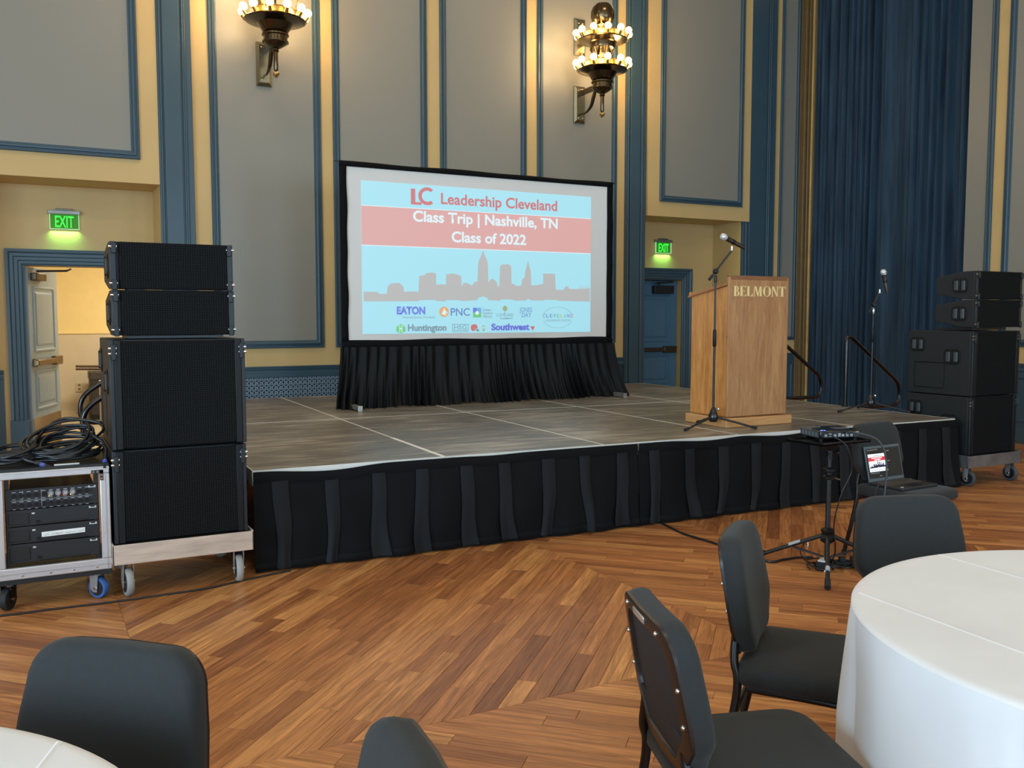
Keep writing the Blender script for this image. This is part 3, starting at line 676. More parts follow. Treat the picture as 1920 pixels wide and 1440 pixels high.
shape([[(.711, .962), (.7135, .954), (.7185, .956), (.7205, .961), (.7225, .956), (.7275, .954), (.730, .962), (.7205, .988)]], P_RED)
# ================================================================== LOUDSPEAKERS
def grille_mat():
    t = NT('speaker_grille'); v = t.coords('Object', (1, 1, 1))
    mp = t.n('ShaderNodeVectorMath', operation='MULTIPLY'); mp.inputs[1].default_value = (78, 0, 78*1.1547); t.l(v, mp.inputs[0])
    vo = t.n('ShaderNodeTexVoronoi', i_Scale=1.0, i_Randomness=.12); t.l(mp.outputs[0], vo.inputs['Vector'])
    t.l(t.ramp(vo.outputs['Distance'], [(.30, (.0015, .0016, .0018)), (.44, lin((26, 27, 28)))]), t.b.inputs['Base Color'])
    t.b.inputs['Roughness'].default_value = .7; t.b.inputs['Specular IOR Level'].default_value = .1
    t.bump(vo.outputs['Distance'], .3, .002); return t.m
GRL = grille_mat()
CABI = M('speaker_cabinet_paint', (32, 35, 37), .5, spec=.35, var=.06, scale=30, bump=.25, bscale=420)
STRIP = M('speaker_rigging_grey', (37, 41, 44), .42, .3, var=.08)
HND = M('handle_cup_black', (15, 16, 17), .45)
def rr(w_, h, r, n=4):
    out = []
    for cx, cy, a in ((w_/2-r, h/2-r, 0), (-w_/2+r, h/2-r, PI/2), (-w_/2+r, -h/2+r, PI), (w_/2-r, -h/2+r, 3*PI/2)):
        out += [(cx+r*cos(a+PI/2*k/n), cy+r*sin(a+PI/2*k/n)) for k in range(n+1)]
    return out
def handle(parent, x, y, z, wd, hg):
    """recessed grip in a side wall facing -x"""
    ov = rr(wd, hg, hg*.30, 5)
    h = MB().prism(ov, lambda u, v, w_: (x-w_, y+u, z+v), -.004, .006).obj('handle_rim', BLKP, parent, 35, .002)
    MB().prism(rr(wd*.86, hg*.80, hg*.26, 5), lambda u, v, w_: (x-w_, y+u, z+v), .006, .0075).obj('handle_cup', HND, h, 35)
    MB().bb(x-.016, x-.004, y-wd*.055, y+wd*.055, z-hg*.40, z+hg*.40).obj('handle_bar', BLKP, h, 35, .003)
    for sy in (-1, 1):
        MB().grid(4, 6, lambda u, v: (x-.0078-.006*sin(PI*u), y+sy*wd*(.10+.26*u), z+(v-.5)*hg*.62)).obj('grip_curve', M('handle_grip_grey', (64, 68, 70), .4), h, 60)
def pins(parent, W_, z, y=-.004, n=2):
    for sx in (-1, 1):
        for k in range(n):
            MB().cyl((sx*(W_/2-.035), y, z-.028*k), (sx*(W_/2+.006), y, z-.028*k), .008, 8).obj('rigging_pin', CHROME, parent, 50)
        MB().bb(sx*(W_/2-.020)-.012, sx*(W_/2-.020)+.012, y-.014, y+.002, z-.028*n-.006, z+.02).obj('rigging_plate', STRIP, parent, 35, .003)
def sub(label, loc, rz=0, W_=.70, H_=.50, D_=.66):
    t = thing('subwoofer', label, 'speaker', loc, rz, 'stacked subwoofers')
    MB().bb(-W_/2, W_/2, .02, D_, .004, H_-.004).obj('cabinet', CABI, t, 35, .006)
    MB().bb(-W_/2+.055, W_/2-.055, -.004, .02, .012, H_-.012).obj('grille', GRL, t, 35, .004)
    for sx in (-1, 1):
        MB().bb(sx*W_/2, sx*(W_/2-.022), -.002, .02, .004, H_-.004).obj('rigging_strip', STRIP, t, 35, .003)
        MB().bb(sx*(W_/2-.022), sx*(W_/2-.056), -.008, .02, .006, H_-.006).obj('front_edge', BLKP, t, 35, .003)
    pins(t, W_, H_-.05)
    handle(t, -W_/2, .56, H_-.13, .155, .13); handle(t, -W_/2, .20, H_-.235, .165, .135)
    frame_mould('access_panel', CABI, t, (.27, .60, .05, .30), -W_/2, [(0, 0), (0, .003), (.006, .003), (.008, 0), (.012, 0), (.014, .002), (.02, .002)], axis='x', sgn=-1)
    return t
def line_array(label, loc, rz=0, W_=.63, H_=.245, D_=.40):
    t = thing('line_array_speaker', label, 'speaker', loc, rz, 'small line array speakers')
    prof = [(.02, .0005), (.02, H_-.0005), (.13, H_-.002), (D_, H_-.05), (D_, .05), (.13, .002)]
    MB().prism(prof, lambda u, v, w_: (w_, u, v), -W_/2, W_/2).obj('cabinet', CABI, t, 25, .005)
    MB().bb(-W_/2+.045, W_/2-.03, -.004, .02, .003, H_-.003).obj('grille', GRL, t, 35, .004)
    for sx in (-1, 1):
        MB().bb(sx*W_/2, sx*(W_/2-.03), -.002, .02, .0008, H_-.0008).obj('rigging_strip', STRIP, t, 35, .003)
    pins(t, W_, H_-.03, n=1); pins(t, W_, .03, n=1)
    handle(t, -W_/2, .16, H_/2, .15, .13)
    MB().bb(-.10, .10, D_-.01, D_+.03, .06, .10).obj('rear_bracket', BLKS, t, 35, .003)
    return t
def caster(parent, x, y, z, col, yaw=0, R=.052, wd=.036, brk=ALUD, name='caster'):
    c, s = cos(yaw), sin(yaw)
    T = lambda px, py, pz: (x+px*c-py*s, y+px*s+py*c, pz)
    k = MB(); k.box(T(0, 0, z-.004), (.085, .075, .008), rz=yaw)
    for sd in (-1, 1):
        pr = [(-.020, z-.008), (.035, z-.008), (.03, R*.9), (.012, R*.62), (-.012, R*.62)]
        n0 = len(k.v); k.prism(pr, lambda u, v, w_: T(w_, u-.012, v), sd*(wd/2+.006), sd*(wd/2+.010))
    k = k.obj(name, brk, parent, 35)
    rings = []
    for w_, r in ((-wd/2, R*.80), (-wd/2, R*.93), (-wd*.3, R), (wd*.3, R), (wd/2, R*.93), (wd/2, R*.80)):
        rings.append([T(w_, -.014+r*cos(2*PI*i/20), R+r*sin(2*PI*i/20)) for i in range(20)])
    MB().loft(rings).obj('wheel', col, k, 40)
    MB().tube([T(-wd/2-.002, -.014, R), T(wd/2+.002, -.014, R)], R*.72, 16).obj('wheel_hub', BLKS, k, 40)
    MB().tube([T(-wd/2-.016, -.014, R), T(wd/2+.016, -.014, R)], .009, 8).obj('axle', CHROME, k, 40)
WHG = M('wheel_grey_rubber', (150, 148, 142), .6, var=.15); WHD = M('wheel_dark_rubber', (70, 74, 76), .55, var=.15)
WHB = M('wheel_blue_rubber', (56, 92, 150), .45, var=.1)
def dolly(label, loc, rz, wheel, W_=.74, D_=.72, z0=.185, z1=.292, wood_=False):
    t = thing('speaker_dolly', label, 'dolly', loc, rz)
    FM = M('dolly_plate_bare', (206, 186, 168), .42, .35, var=.16, scale=5, stretch=(1, 1, 6), bump=.04) if wood_ else M('dolly_plate_steel', (150, 150, 150), .34, .75, var=.25, scale=6)
    MB().bb(-W_/2, W_/2, -.02, -.012, z0, z1+.002).obj('front_plate', FM, t, 25, .002)
    MB().bb(-W_/2, -W_/2+.008, -.02, D_, z0, z1+.006).obj('side_plate', FM, t, 25, .002); MB().bb(W_/2-.008, W_/2, -.02, D_, z0, z1+.006).obj('side_plate', FM, t, 25, .002)
    MB().bb(-W_/2, W_/2, D_-.008, D_, z0, z1).obj('rear_plate', FM, t, 25, .002)
    MB().bb(-W_/2+.008, W_/2-.008, -.012, D_-.008, z1-.020, z1-.004).obj('platform', M('dolly_board_dark', (40, 36, 32), .7), t, None)
    for x in (-W_/2+.075, W_/2-.075):
        for y, yw_ in ((.045, .12 if x < 0 else -.08), (D_-.08, .6)): caster(t, x, y, z0+.004, wheel, yw_, R=.077 if wood_ else .072)
    return t
SLX, SLY = .745, 5.225
dolly('pale metal speaker dolly on grey wheels under the left speaker stack', (SLX, SLY, 0), 0, WHG, wood_=True)
SB = .290
sub('bottom subwoofer of the left stack, standing on the pale dolly', (SLX-.005, SLY+.01, SB), 0, H_=.508)
sub('upper subwoofer of the left stack, honeycomb grille facing the hall', (SLX-.002, SLY+.005, SB+.508), 0, H_=.595)
line_array('lower line array speaker of the left stack, resting on the big subwoofer', (SLX-.015, SLY+.03, 1.410), 0)
line_array('topmost line array speaker of the left stack, below the exit sign wall', (SLX-.018, SLY+.03, 1.657), 0, H_=.252)
MB_ = MB().bb(-.24, .24, .02, .32, 0, .014); bar = MB_.obj('stacking_plate', BLKS, None, None); bar.location = (SLX-.015, SLY+.05, 1.3945); tag(bar, 'thin black stacking plate between left subwoofer and line array speakers', 'plate')
SRX, SRY = 7.663, 5.13
dolly('worn grey steel dolly on dark wheels under the right speaker stack', (SRX+.005, SRY, 0), 0, WHD, W_=.76, z0=.170, z1=.275)
sub('bottom subwoofer of the right stack, half hidden behind the stage corner', (SRX, SRY+.01, .274), 0, W_=.66, H_=.525)
sub('upper subwoofer of the right stack with two recessed side handles in view', (SRX, SRY+.005, .799), 0, W_=.66, H_=.585)
line_array('lower wedge shaped line array speaker of the right stack', (SRX-.025, SRY-.02, 1.412), 0, W_=.64)
line_array('topmost wedge shaped line array speaker of the right stack beside the curtain', (SRX-.025, SRY-.02, 1.659), 0, W_=.64, H_=.248)
bar2 = MB().bb(-.24, .24, .02, .40, 0, .022).obj('stacking_plate', BLKS, None, None); bar2.location = (SRX-.02, SRY+.05, 1.3875); tag(bar2, 'thin black stacking plate under the right line array speakers', 'plate')

# ================================================================== EQUIPMENT RACK
rk = thing('equipment_rack', 'wheeled road case rack with silver edges and black amplifiers, left of the speakers', 'rack case', (-.17, 5.25, 0))
RWd, RZ0, RZ1, RD = .545, .165, .735, .62
LAM = M('case_laminate_black', (26, 27, 29), .45, var=.1)
MB().bb(0, RWd, 0, RD, RZ1-.014, RZ1).obj('top_panel', LAM, rk, 25, .002)
MB().bb(0, RWd, 0, RD, RZ0-.028, RZ0).obj('bottom_panel', LAM, rk, 25, .002)
MB().bb(0, .010, .01, RD, RZ0, RZ1-.014).obj('side_panel', LAM, rk, None); MB().bb(RWd-.010, RWd, .01, RD, RZ0, RZ1-.014).obj('side_panel', LAM, rk, None)
EXT = M('case_extrusion_silver', (206, 204, 204), .34, .55, var=.06)
MB().bb(0, RWd, -.012, .012, RZ1-.052, RZ1-.014).obj('edge_extrusion', EXT, rk, 25, .005); MB().bb(0, RWd, -.012, .012, RZ0, RZ0+.060).obj('edge_extrusion', EXT, rk, 25, .005)
MB().bb(RWd-.048, RWd, -.012, .012, RZ0+.060, RZ1-.052).obj('edge_extrusion', EXT, rk, 25, .005); MB().bb(0, .048, -.012, .012, RZ0+.060, RZ1-.052).obj('edge_extrusion', EXT, rk, 25, .005)
MB().bb(0, RWd, -.015, -.012, RZ0+.028, RZ0+.031).bb(0, RWd, -.015, -.012, RZ1-.022, RZ1-.019).bb(RWd-.022, RWd-.019, -.015, -.012, RZ0, RZ1-.02).obj('extrusion_groove', ALUD, rk, None)
for x in (0, RWd): MB().bb(x-.012 if x else x, x if x else .012, RD-.012, RD, RZ0, RZ1).obj('edge_extrusion', EXT, rk, 25, .004)
br = MB().bb(RWd-.088, RWd-.030, -.016, -.012, RZ1-.050, RZ1-.032).bb(RWd-.046, RWd-.030, -.016, -.012, RZ1-.088, RZ1-.032).obj('corner_brace', STRIP, rk, None)
for x, z in ((RWd-.078, RZ1-.041), (RWd-.058, RZ1-.041), (RWd-.038, RZ1-.060), (RWd-.038, RZ1-.078)): MB().cyl((x, -.019, z), (x, -.016, z), .006, 8).obj('rivet', CHROME, br)
for x in (.12, .25, .36, .47): MB().cyl((x, -.016, RZ0+.018), (x, -.012, RZ0+.018), .005, 8).obj('rivet', CHROME, rk)
for x in (.052, RWd-.075): MB().bb(x, x+.022, .03, .06, RZ0+.062, RZ1-.055).obj('rack_rail', BLKS, rk, None)
caster(rk, RWd-.075, .055, RZ0-.026, WHB, .75, R=.058, brk=ALU); caster(rk, .055, .055, RZ0-.026, RUB, -.5, R=.058, brk=BLKM)
caster(rk, RWd-.075, RD-.07, RZ0-.026, WHB, .3, R=.058, brk=ALU); caster(rk, .06, RD-.07, RZ0-.026, RUB, .2, R=.058, brk=BLKM)
LED_R = EM('led_red', (255, 40, 30), 2); LED_O = EM('led_amber', (255, 170, 60), 2); KN = M('knob_chrome_ring', (190, 190, 192), .3, .7)
UNT = M('rack_unit_black', (18, 19, 20), .45, var=.1); UN2 = M('rack_unit_face', (26, 27, 29), .5, var=.1)
PRT = M('panel_print_white', (190, 190, 188), .6)
ux0, ux1 = .075, RWd-.075
def unit(name, label, z0, z1, mixer, tape=False):
    t = thing(name, label, 'amplifier' if not mixer else 'mixer', (-.17, 5.25, 0), 0, 'rack units in the silver case')
    MB().bb(ux0, ux1, .036, .46, z0+.002, z1-.002).obj('chassis', UNT, t, 25, .002)
    fp = MB().bb(ux0-.02, ux1+.02, .024, .036, z0+.001, z1-.001).obj('front_panel', UN2, t, 25, .002)
    MB().bb(ux1-.028, ux1+.008, .020, .024, z1-.020, z1-.016).bb(ux1-.028, ux1-.020, .019, .024, z1-.020, z1-.010).bb(ux1, ux1+.008, .019, .024, z1-.020, z1-.010).obj('panel_badge', PRT, fp, None)
    if mixer:
        for row, zc in ((0, z1-.035), (1, z1-.086)):
            for k in range(11):
                x = ux0+.02+k*.034
                lit = row == 0 and 5 <= k <= 8
                MB().cyl((x, .024, zc), (x, .010, zc), .0095, 10).obj('knob', KN if lit else BLKP, fp, 50)
                if lit: MB().torus((x, .020, zc), .0125, .0014, 14, 5, 'Y').obj('knob_ring', PRT, fp, 60)
                if row == 0 and k in (5, 7, 8): MB().bb(x-.012, x-.007, .0225, .024, zc-.016, zc-.011).obj('indicator_lamp', LED_R if k == 7 else LED_O, fp, None)
                MB().bb(x-.009, x+.009, .0232, .024, zc+.017, zc+.0195).bb(x-.007, x+.007, .0232, .024, zc-.020, zc-.018).obj('panel_marking', PRT, fp, None)
        MB().bb(ux0+.006, ux1-.01, .0232, .024, z1-.062, z1-.0608).bb(ux0+.145, ux0+.1465, .0232, .024, z0+.01, z1-.01).bb(ux0+.06, ux0+.0615, .0232, .024, z1-.055, z1-.012).obj('panel_marking', PRT, fp, None)
    else:
        MB().bb(ux0-.01, ux0+.085, .019, .024, z0+.012, z1-.02).obj('vent_cover', UNT, fp, 25, .003)
        MB().bb(ux0+.125, ux1-.03, .020, .024, z0+.004, z0+.014).obj('panel_ridge', UNT, fp, 25, .002)
        MB().bb(ux0+.098, ux0+.112, .0225, .024, z1-.026, z1-.018).obj('panel_marking', PRT, fp, None)
        for k in range(3): MB().cyl((ux1-.014-.008*k, .024, z0+.016+.010*k), (ux1-.014-.008*k, .021, z0+.016+.010*k), .0035, 8).obj('indicator', STRIP, fp)
        MB().cyl((ux0+.125, .024, z0+.02), (ux0+.125, .014, z0+.02), .008, 10).obj('knob', BLKP, fp, 50)
    if tape:
        tp = MB().grid(12, 1, lambda u, v: (ux0+.140+u*.205, .0188-.0006*sin(u*9), z0+.026+.004*u+.026*v)).obj('tape_label', M('masking_tape', (228, 228, 222), .7), fp, None)
        mk = MB(); q = random.Random(4); xx = ux0+.150
        for wl in (3, 7, 6, 4):                                   # faint handwriting, too blurred to read
            pts = []
            for i in range(wl*4):
                pts.append((xx, .0180, z0+.036+.004*(xx-ux0-.14)/.2+.0045*sin(i*1.7+wl)+.003*q.uniform(-1, 1))); xx += .0021
            mk.tube(pts, .0005, 4); xx += .008
        mk.obj('handwriting', M('marker_ink', (130, 138, 140), .7), fp, None)
    return t
unit('mixer_unit', 'two row rack mixer with small lit knobs in the silver road case', .520, .628, True)
unit('amplifier', 'black amplifier directly below the rack mixer', .432, .518, False)
unit('amplifier', 'black amplifier with a strip of handwritten white tape', .342, .430, False, True)
unit('amplifier', 'lowest black amplifier in the silver road case', .242, .340, False)
# straps seen through the open top of the rack
for k, (xa, xb) in enumerate(((.17, .24), (.26, .24), (.34, .37), (.42, .47), (.46, .50))):
    MB().tube(spline([(xa, .50, .625), ((xa+xb)/2, .52, .665), (xb, .50, .715)]), .007, 6).obj('rack_cord', CAB, rk)
# ---- coiled cables lying on the rack
rc = random.Random(3)
def coil(label, cx, cy, a, b, turns, z, seed, tail, rot, r=.0084, spread=.05, tilt=.45):
    t = thing('coiled_cable', label, 'cable', (cx, cy, z), 0, 'coiled cables on the rack')
    q = random.Random(seed); pts = []
    steps = 26
    for k in range(turns*steps):
        an = 2*PI*k/steps; tr = k/steps
        ra = a*(1-.34*abs(sin(tr*1.7+seed)))+.010*sin(an*2+tr); rb = b*(1-.34*abs(sin(tr*1.3+seed*2)))+.008*cos(an*3+tr)
        x = ra*cos(an)+.018*sin(tr*2.3+seed); y = rb*sin(an)+.018*cos(tr*1.9)
        zz = r+.003+(tr/turns)*spread*(.6+.4*sin(an+seed))+.012*abs(sin(tr*2.7+an*.5))+(y+b)*tilt*tr/turns
        pts.append((x*cos(rot)-y*sin(rot), x*sin(rot)+y*cos(rot), zz))
    pts += tail
    MB().tube(pts, r, 6).obj('cable_loops', CAB, t, 70)
    e = Vector(pts[-1]); d = (e-Vector(pts[-2])).normalized()
    MB().tube([e-d*.005, e+d*.05, e+d*.052, e+d*.075], [.0115, .0115, .0095, .0095], 10).obj('connector', M('connector_black', (24, 25, 30), .4), t, 40)
    MB().tube([e+d*.018, e+d*.040], [.0125, .0125], 10).obj('connector_ring', M('connector_ring_blue', (70, 84, 160), .45), t, 40)
    return t
coil('big coil of black speaker cable on top of the rack, beside the speaker stack', .165, 5.47, .20, .165, 15, .735, 1.0, [(.19, -.09, .10), (.205, -.13, .06), (.197, -.175, .022)], 0, spread=.10, tilt=.38)
coil('flatter coil of black cable on top of the rack at the left picture edge', -.065, 5.46, .16, .14, 9, .735, 2.3, [(.02, -.12, .05), (.06, -.145, .03), (.10, -.155, .016)], .3, spread=.06, tilt=.2)
tag(MB().bb(-.06, .06, -.012, .012, 0, .006).obj('cable_tie', M('tie_strip_white', (214, 214, 210), .6), None, 25, .002), 'flat white strip lying on the rack beside the cable ends', 'strip').location = (.175, 5.285, .7355)

# ================================================================== PODIUM
WD1 = wood('podium_wood_shaded', (150, 100, 62), (190, 142, 94), (7, 7, .7), .42)  # darker copy for the front; its weaker light is painted into the wood
WD2 = wood('podium_wood_lit', (176, 108, 52), (222, 160, 90), (7, 7, .7), .36)  # same wood, lighter and more orange; side light is painted into the colour
pod = thing('podium', 'wooden podium with gold BELMONT lettering on the stage', 'podium', (5.355, 5.685, HS), -.01)
PWX, PDY, PH = .645, .475, 1.225
MB().bb(-PWX/2, PWX/2, 0, .022, .085, PH).obj('front_panel', WD1, pod, 25, .003)
MB().bb(-PWX/2+.018, PWX/2-.018, -.004, .0, PH-.022, PH+.003).bb(-PWX/2, PWX/2, 0, .03, PH, PH+.010).obj('front_cap', wood('podium_wood_dark', (120, 76, 46), (150, 100, 62), (.7, 7, 7), .4, False), pod, 25, .002)
for sx in (-1, 1):
    MB().prism([(.022, .085), (PDY, .085), (PDY, PH-.155), (.022, PH-.075)], lambda u, v, w_: (sx*(PWX/2-.004)-sx*w_, u, v), 0, .02).obj('side_panel', WD2, pod, 25, .002)
MB().prism([(.024, PH-.072), (.024, PH-.050), (PDY+.035, PH-.142), (PDY+.035, PH-.164)], lambda u, v, w_: (w_, u, v), -PWX/2-.012, PWX/2+.012).obj('reading_top', wood('podium_top_wood', (150, 92, 54), (184, 124, 78), (.7, 7, 7), .28, False), pod, 25, .005)
MB().bb(-PWX/2, PWX/2, PDY+.012, PDY+.035, PH-.15, PH-.115).obj('book_ledge', WD2, pod, 25, .004)
MB().bb(-PWX/2-.035, PWX/2+.035, -.036, PDY+.02, 0, .075).obj('base', wood('podium_base_wood', (186, 130, 80), (214, 164, 106), (.7, .7, 9), .4, False), pod, 25, .008)
MB().bb(-PWX/2+.02, PWX/2-.02, .03, PDY-.03, .52, .54).obj('inner_shelf', WD2, pod, 25)
# hand-drawn roman capitals
GLD = M('letter_gold', (244, 222, 160), .4, .15, var=.03)
def letters():
    h = 1.0; S = {}
    S['B'] = [[(0, 0), (.2, 0), (.2, 1), (0, 1)], [(-.06, 0), (.3, 0), (.3, .04), (-.06, .04)], [(-.06, .96), (.3, .96), (.3, 1), (-.06, 1)]]
    def arcs(cx, cy, rx, ry, a0, a1, t0, t1, n=10):
        out = []
        for k in range(n):
            A, B = rad(a0+(a1-a0)*k/n), rad(a0+(a1-a0)*(k+1)/n)
            f = lambda a: t0+(t1-t0)*abs(cos(a))
            out.append([(cx+rx*cos(A), cy+ry*sin(A)), (cx+rx*cos(B), cy+ry*sin(B)), (cx+(rx-f(B))*cos(B), cy+(ry-.05)*sin(B)), (cx+(rx-f(A))*cos(A), cy+(ry-.05)*sin(A))])
        return out
    S['B'] += arcs(.26, .76, .24, .24, -90, 90, .03, .13)+arcs(.28, .27, .30, .27, -90, 90, .03, .16)
    S['E'] = [[(0, 0), (.2, 0), (.2, 1), (0, 1)], [(-.06, 0), (.62, 0), (.62, .05), (-.06, .05)], [(-.06, .95), (.58, .95), (.58, 1), (-.06, 1)], [(.2, .49), (.46, .49), (.46, .53), (.2, .53)], [(.56, .05), (.62, .05), (.66, .22), (.62, .22)], [(.52, .95), (.58, .95), (.6, .80), (.57, .80)], [(.43, .42), (.46, .42), (.46, .60), (.43, .60)]]
    S['L'] = [[(0, 0), (.2, 0), (.2, 1), (0, 1)], [(-.06, 0), (.6, 0), (.6, .05), (-.06, .05)], [(-.06, .96), (.28, .96), (.28, 1), (-.06, 1)], [(.52, .05), (.6, .05), (.65, .26), (.6, .26)]]
    S['M'] = [[(.02, 0), (.06, 0), (.14, 1), (.08, 1)], [(.08, 1), (.26, 1), (.54, .14), (.46, 0)], [(.46, 0), (.51, 0), (.80, 1), (.74, 1)], [(.72, 1), (.90, 1), (.94, 0), (.74, 0)], [(-.06, 0), (.14, 0), (.14, .04), (-.06, .04)], [(.66, 0), (1.02, 0), (1.02, .04), (.66, .04)]]
    S['O'] = []
    for k in range(24):
        A, B = 2*PI*k/24, 2*PI*(k+1)/24; f = lambda a: .04+.17*abs(cos(a))**1.5
        S['O'].append([(.46+.48*cos(A), .5+.52*sin(A)), (.46+.48*cos(B), .5+.52*sin(B)), (.46+(.48-f(B))*cos(B), .5+.48*sin(B)), (.46+(.48-f(A))*cos(A), .5+.48*sin(A))])
    S['N'] = [[(.04, 0), (.09, 0), (.09, 1), (.04, 1)], [(.0, 1), (.22, 1), (.72, 0), (.60, 0)], [(.66, 0), (.72, 0), (.72, 1), (.66, 1)], [(-.06, 0), (.18, 0), (.18, .04), (-.06, .04)], [(.58, .96), (.80, .96), (.80, 1), (.58, 1)]]
    S['T'] = [[(.26, 0), (.46, 0), (.46, 1), (.26, 1)], [(-.04, .94), (.76, .94), (.76, 1), (-.04, 1)], [(.2, 0), (.52, 0), (.52, .04), (.2, .04)], [(-.04, .94), (.03, .94), (-.02, .76), (-.06, .76)], [(.69, .94), (.76, .94), (.78, .76), (.74, .76)]]
    return S
LT = letters(); adv = {'B': .76, 'E': .84, 'L': .80, 'M': 1.16, 'O': 1.10, 'N': .96, 'T': .8}
k_ = .555/sum(adv[c] for c in 'BELMONT'); x = -.268
for c in 'BELMONT':
    m = MB()
    for p in LT[c]: m.prism([(a*k_, b*.083) for a, b in p], lambda u, v, w_: (x+u, w_, 1.068+v), -.006, .001)
    m.obj('letter', GLD, pod, None); x += adv[c]*k_

# ================================================================== MICROPHONE STANDS
def mic_stand(label, loc, legs, pole_h, boom):
    t = thing('microphone_stand', label, 'microphone stand', loc, 0, 'tripod microphone stands on the stage')
    MB().lathe([(.030, .052), (.040, .075), (.040, .10), (.026, .14), (.018, .165), (.012, .17)], (0, 0, 0), 16).obj('leg_hub', BLKM, t, 50)
    MB().sphere((.034, -.02, .155), .014, 8, 6).obj('lock_knob', CHROME, t, 60)
    for a in legs:
        c, s = cos(a), sin(a)
        MB().tube([(.03*c, .03*s, .088), (.18*c, .18*s, .052), (.315*c, .315*s, .016)], [.0085, .0085, .0085], 8).obj('leg', BLKS, t, 50)
        MB().tube([(.30*c, .30*s, .020), (.345*c, .345*s, .0125)], [.0125, .0125], 8).obj('rubber_foot', RUB, t, 50)
    MB().cyl((0, 0, .10), (0, 0, .72), .0095, 10).obj('lower_tube', BLKS, t, 50)
    MB().lathe([(.0095, .66), (.015, .67), (.015, .78), (.0105, .80)], (0, 0, 0), 12).obj('height_clutch', BLKP, t, 50)
    MB().cyl((0, 0, .72), (0, 0, pole_h), .0075, 10).obj('upper_tube', BLKS, t, 50)
    MB().lathe([(.010, pole_h-.06), (.013, pole_h-.05), (.013, pole_h-.01), (.010, pole_h)], (0, 0, 0), 10).obj('tube_collar', CHROME if boom[3] else STRIP, t, 50)
    dx, dy, dz, _ = boom; b0 = Vector((0, 0, pole_h+.03)); d = Vector((dx, dy, dz)); L = d.length; d.normalize()
    MB().sphere(b0, .024, 10, 6).cyl(b0+Vector((-.02, -.03, 0)), b0+Vector((.02, .03, 0)), .016, 8).obj('boom_clutch', BLKP, t, 50)
    MB().tube([b0-d*.06, b0+d*L], .0078, 8).obj('boom_arm', BLKS, t, 50)
    MB().tube([b0-d*.09, b0-d*.045], .012, 8).obj('boom_grip', RUB, t, 50)
    e = b0+d*L; MB().sphere(e, .014, 8, 6).tube([e, e+Vector((0, 0, .03))], .009, 8).obj('clip_joint', CHROME, t, 50)
    return Vector(loc)+e+Vector((0, 0, .03))
def microphone(label, tip, tail):
    A, B = Vector(tip), Vector(tail); d = (B-A); L = d.length; d.normalize()
    t = thing('microphone', label, 'microphone', A+d*L*.5)
    o = A+d*L*.5; f = lambda k: A+d*k-o
    MB().sphere(f(.028), .029, 14, 10).obj('grille_head', M('mic_grille_silver', (214, 218, 222), .3, .5, var=.06, scale=200), t, 60)
    MB().tube([f(.046), f(.052)], [.028, .0275], 14).obj('head_ring', CHROME, t, 50)
    MB().tube([f(.05), f(.075), f(L*.62), f(L*.64), f(L-.03), f(L)], [.024, .0205, .0175, .0185, .017, .016], 14).obj('body', M('mic_body_bronze', (60, 52, 40), .3, .5), t, 50)
    MB().tube([f(L*.50), f(L*.60)], [.0205, .0205], 14).obj('clip', BLKP, t, 50)
    MB().tube([f(L-.005), f(L+.012)], [.0165, .0155], 12).obj('end_cap', BLKS, t, 50)
e1 = mic_stand('tall black microphone stand in front of the podium side', (4.905, 5.705, HS), (rad(190), rad(-42), rad(72)), 1.235, (.13, -.04, .17, 0))
microphone('dark wireless microphone with pale head on the stand at the podium', e1+Vector((-.10, .02, .085)), e1+Vector((.10, -.02, -.005)))
e2 = mic_stand('black microphone stand alone in front of the blue curtain', (7.05, 5.97, HS), (rad(165), rad(-50), rad(60)), .985, (.055, -.02, .11, 1))
microphone('silver headed microphone held upright on the stand before the curtain', e2+Vector((.035, 0, .19)), e2+Vector((.075, -.02, -.02)))

# ================================================================== CURTAIN
def velvet():
    t = NT('curtain_velvet_blue'); v = t.coords('Object', (1, 6, .35))
    n1 = t.n('ShaderNodeTexNoise', i_Scale=2.2, i_Detail=5.0); t.l(v, n1.inputs['Vector'])
    t.l(t.ramp(n1.outputs[0], [(.3, lin((30, 47, 62))), (.7, lin((54, 78, 98)))]), t.b.inputs['Base Color'])
    t.b.inputs['Roughness'].default_value = .75; t.b.inputs['Sheen Weight'].default_value = .35; t.b.inputs['Sheen Roughness'].default_value = .35
    t.b.inputs['Sheen Tint'].default_value = (.45, .65, .9, 1); t.b.inputs['Specular IOR Level'].default_value = .2; return t.m
cu = thing('stage_curtain', 'tall blue velvet curtain hanging in folds at the right wall', 'curtain', (XR+.335, 7.42, .02))
CL, CH = 2.83, CZ-.1
def cur(u, v):
    y = u*CL; ph = u*112+5*sin(u*7.3)+3.4*sin(u*17.1+1)
    a = .036+.014*sin(u*13)+.012*sin(u*31+2); a *= (.75+.25*v)
    x = a*sin(ph)+.022*sin(ph*2.03+1.1)+.012*sin(ph*.37+v*3)
    return (x, y+.014*sin(ph+1.3)+.012*sin(v*6+u*20)*(1-v), CH*v)
MB().grid(640, 22, cur).obj('curtain_cloth', velvet(), cu, 80)
MB().grid(420, 2, lambda u, v: (cur(u, .0)[0]-.003, cur(u, .0)[1], .0+.10*v)).obj('curtain_hem', MATS['curtain_velvet_blue'], cu, 80)
MB().cyl((0, -.02, CH+.02), (0, CL+.02, CH+.02), .022, 10).obj('curtain_rod', BLKS, cu, 50)

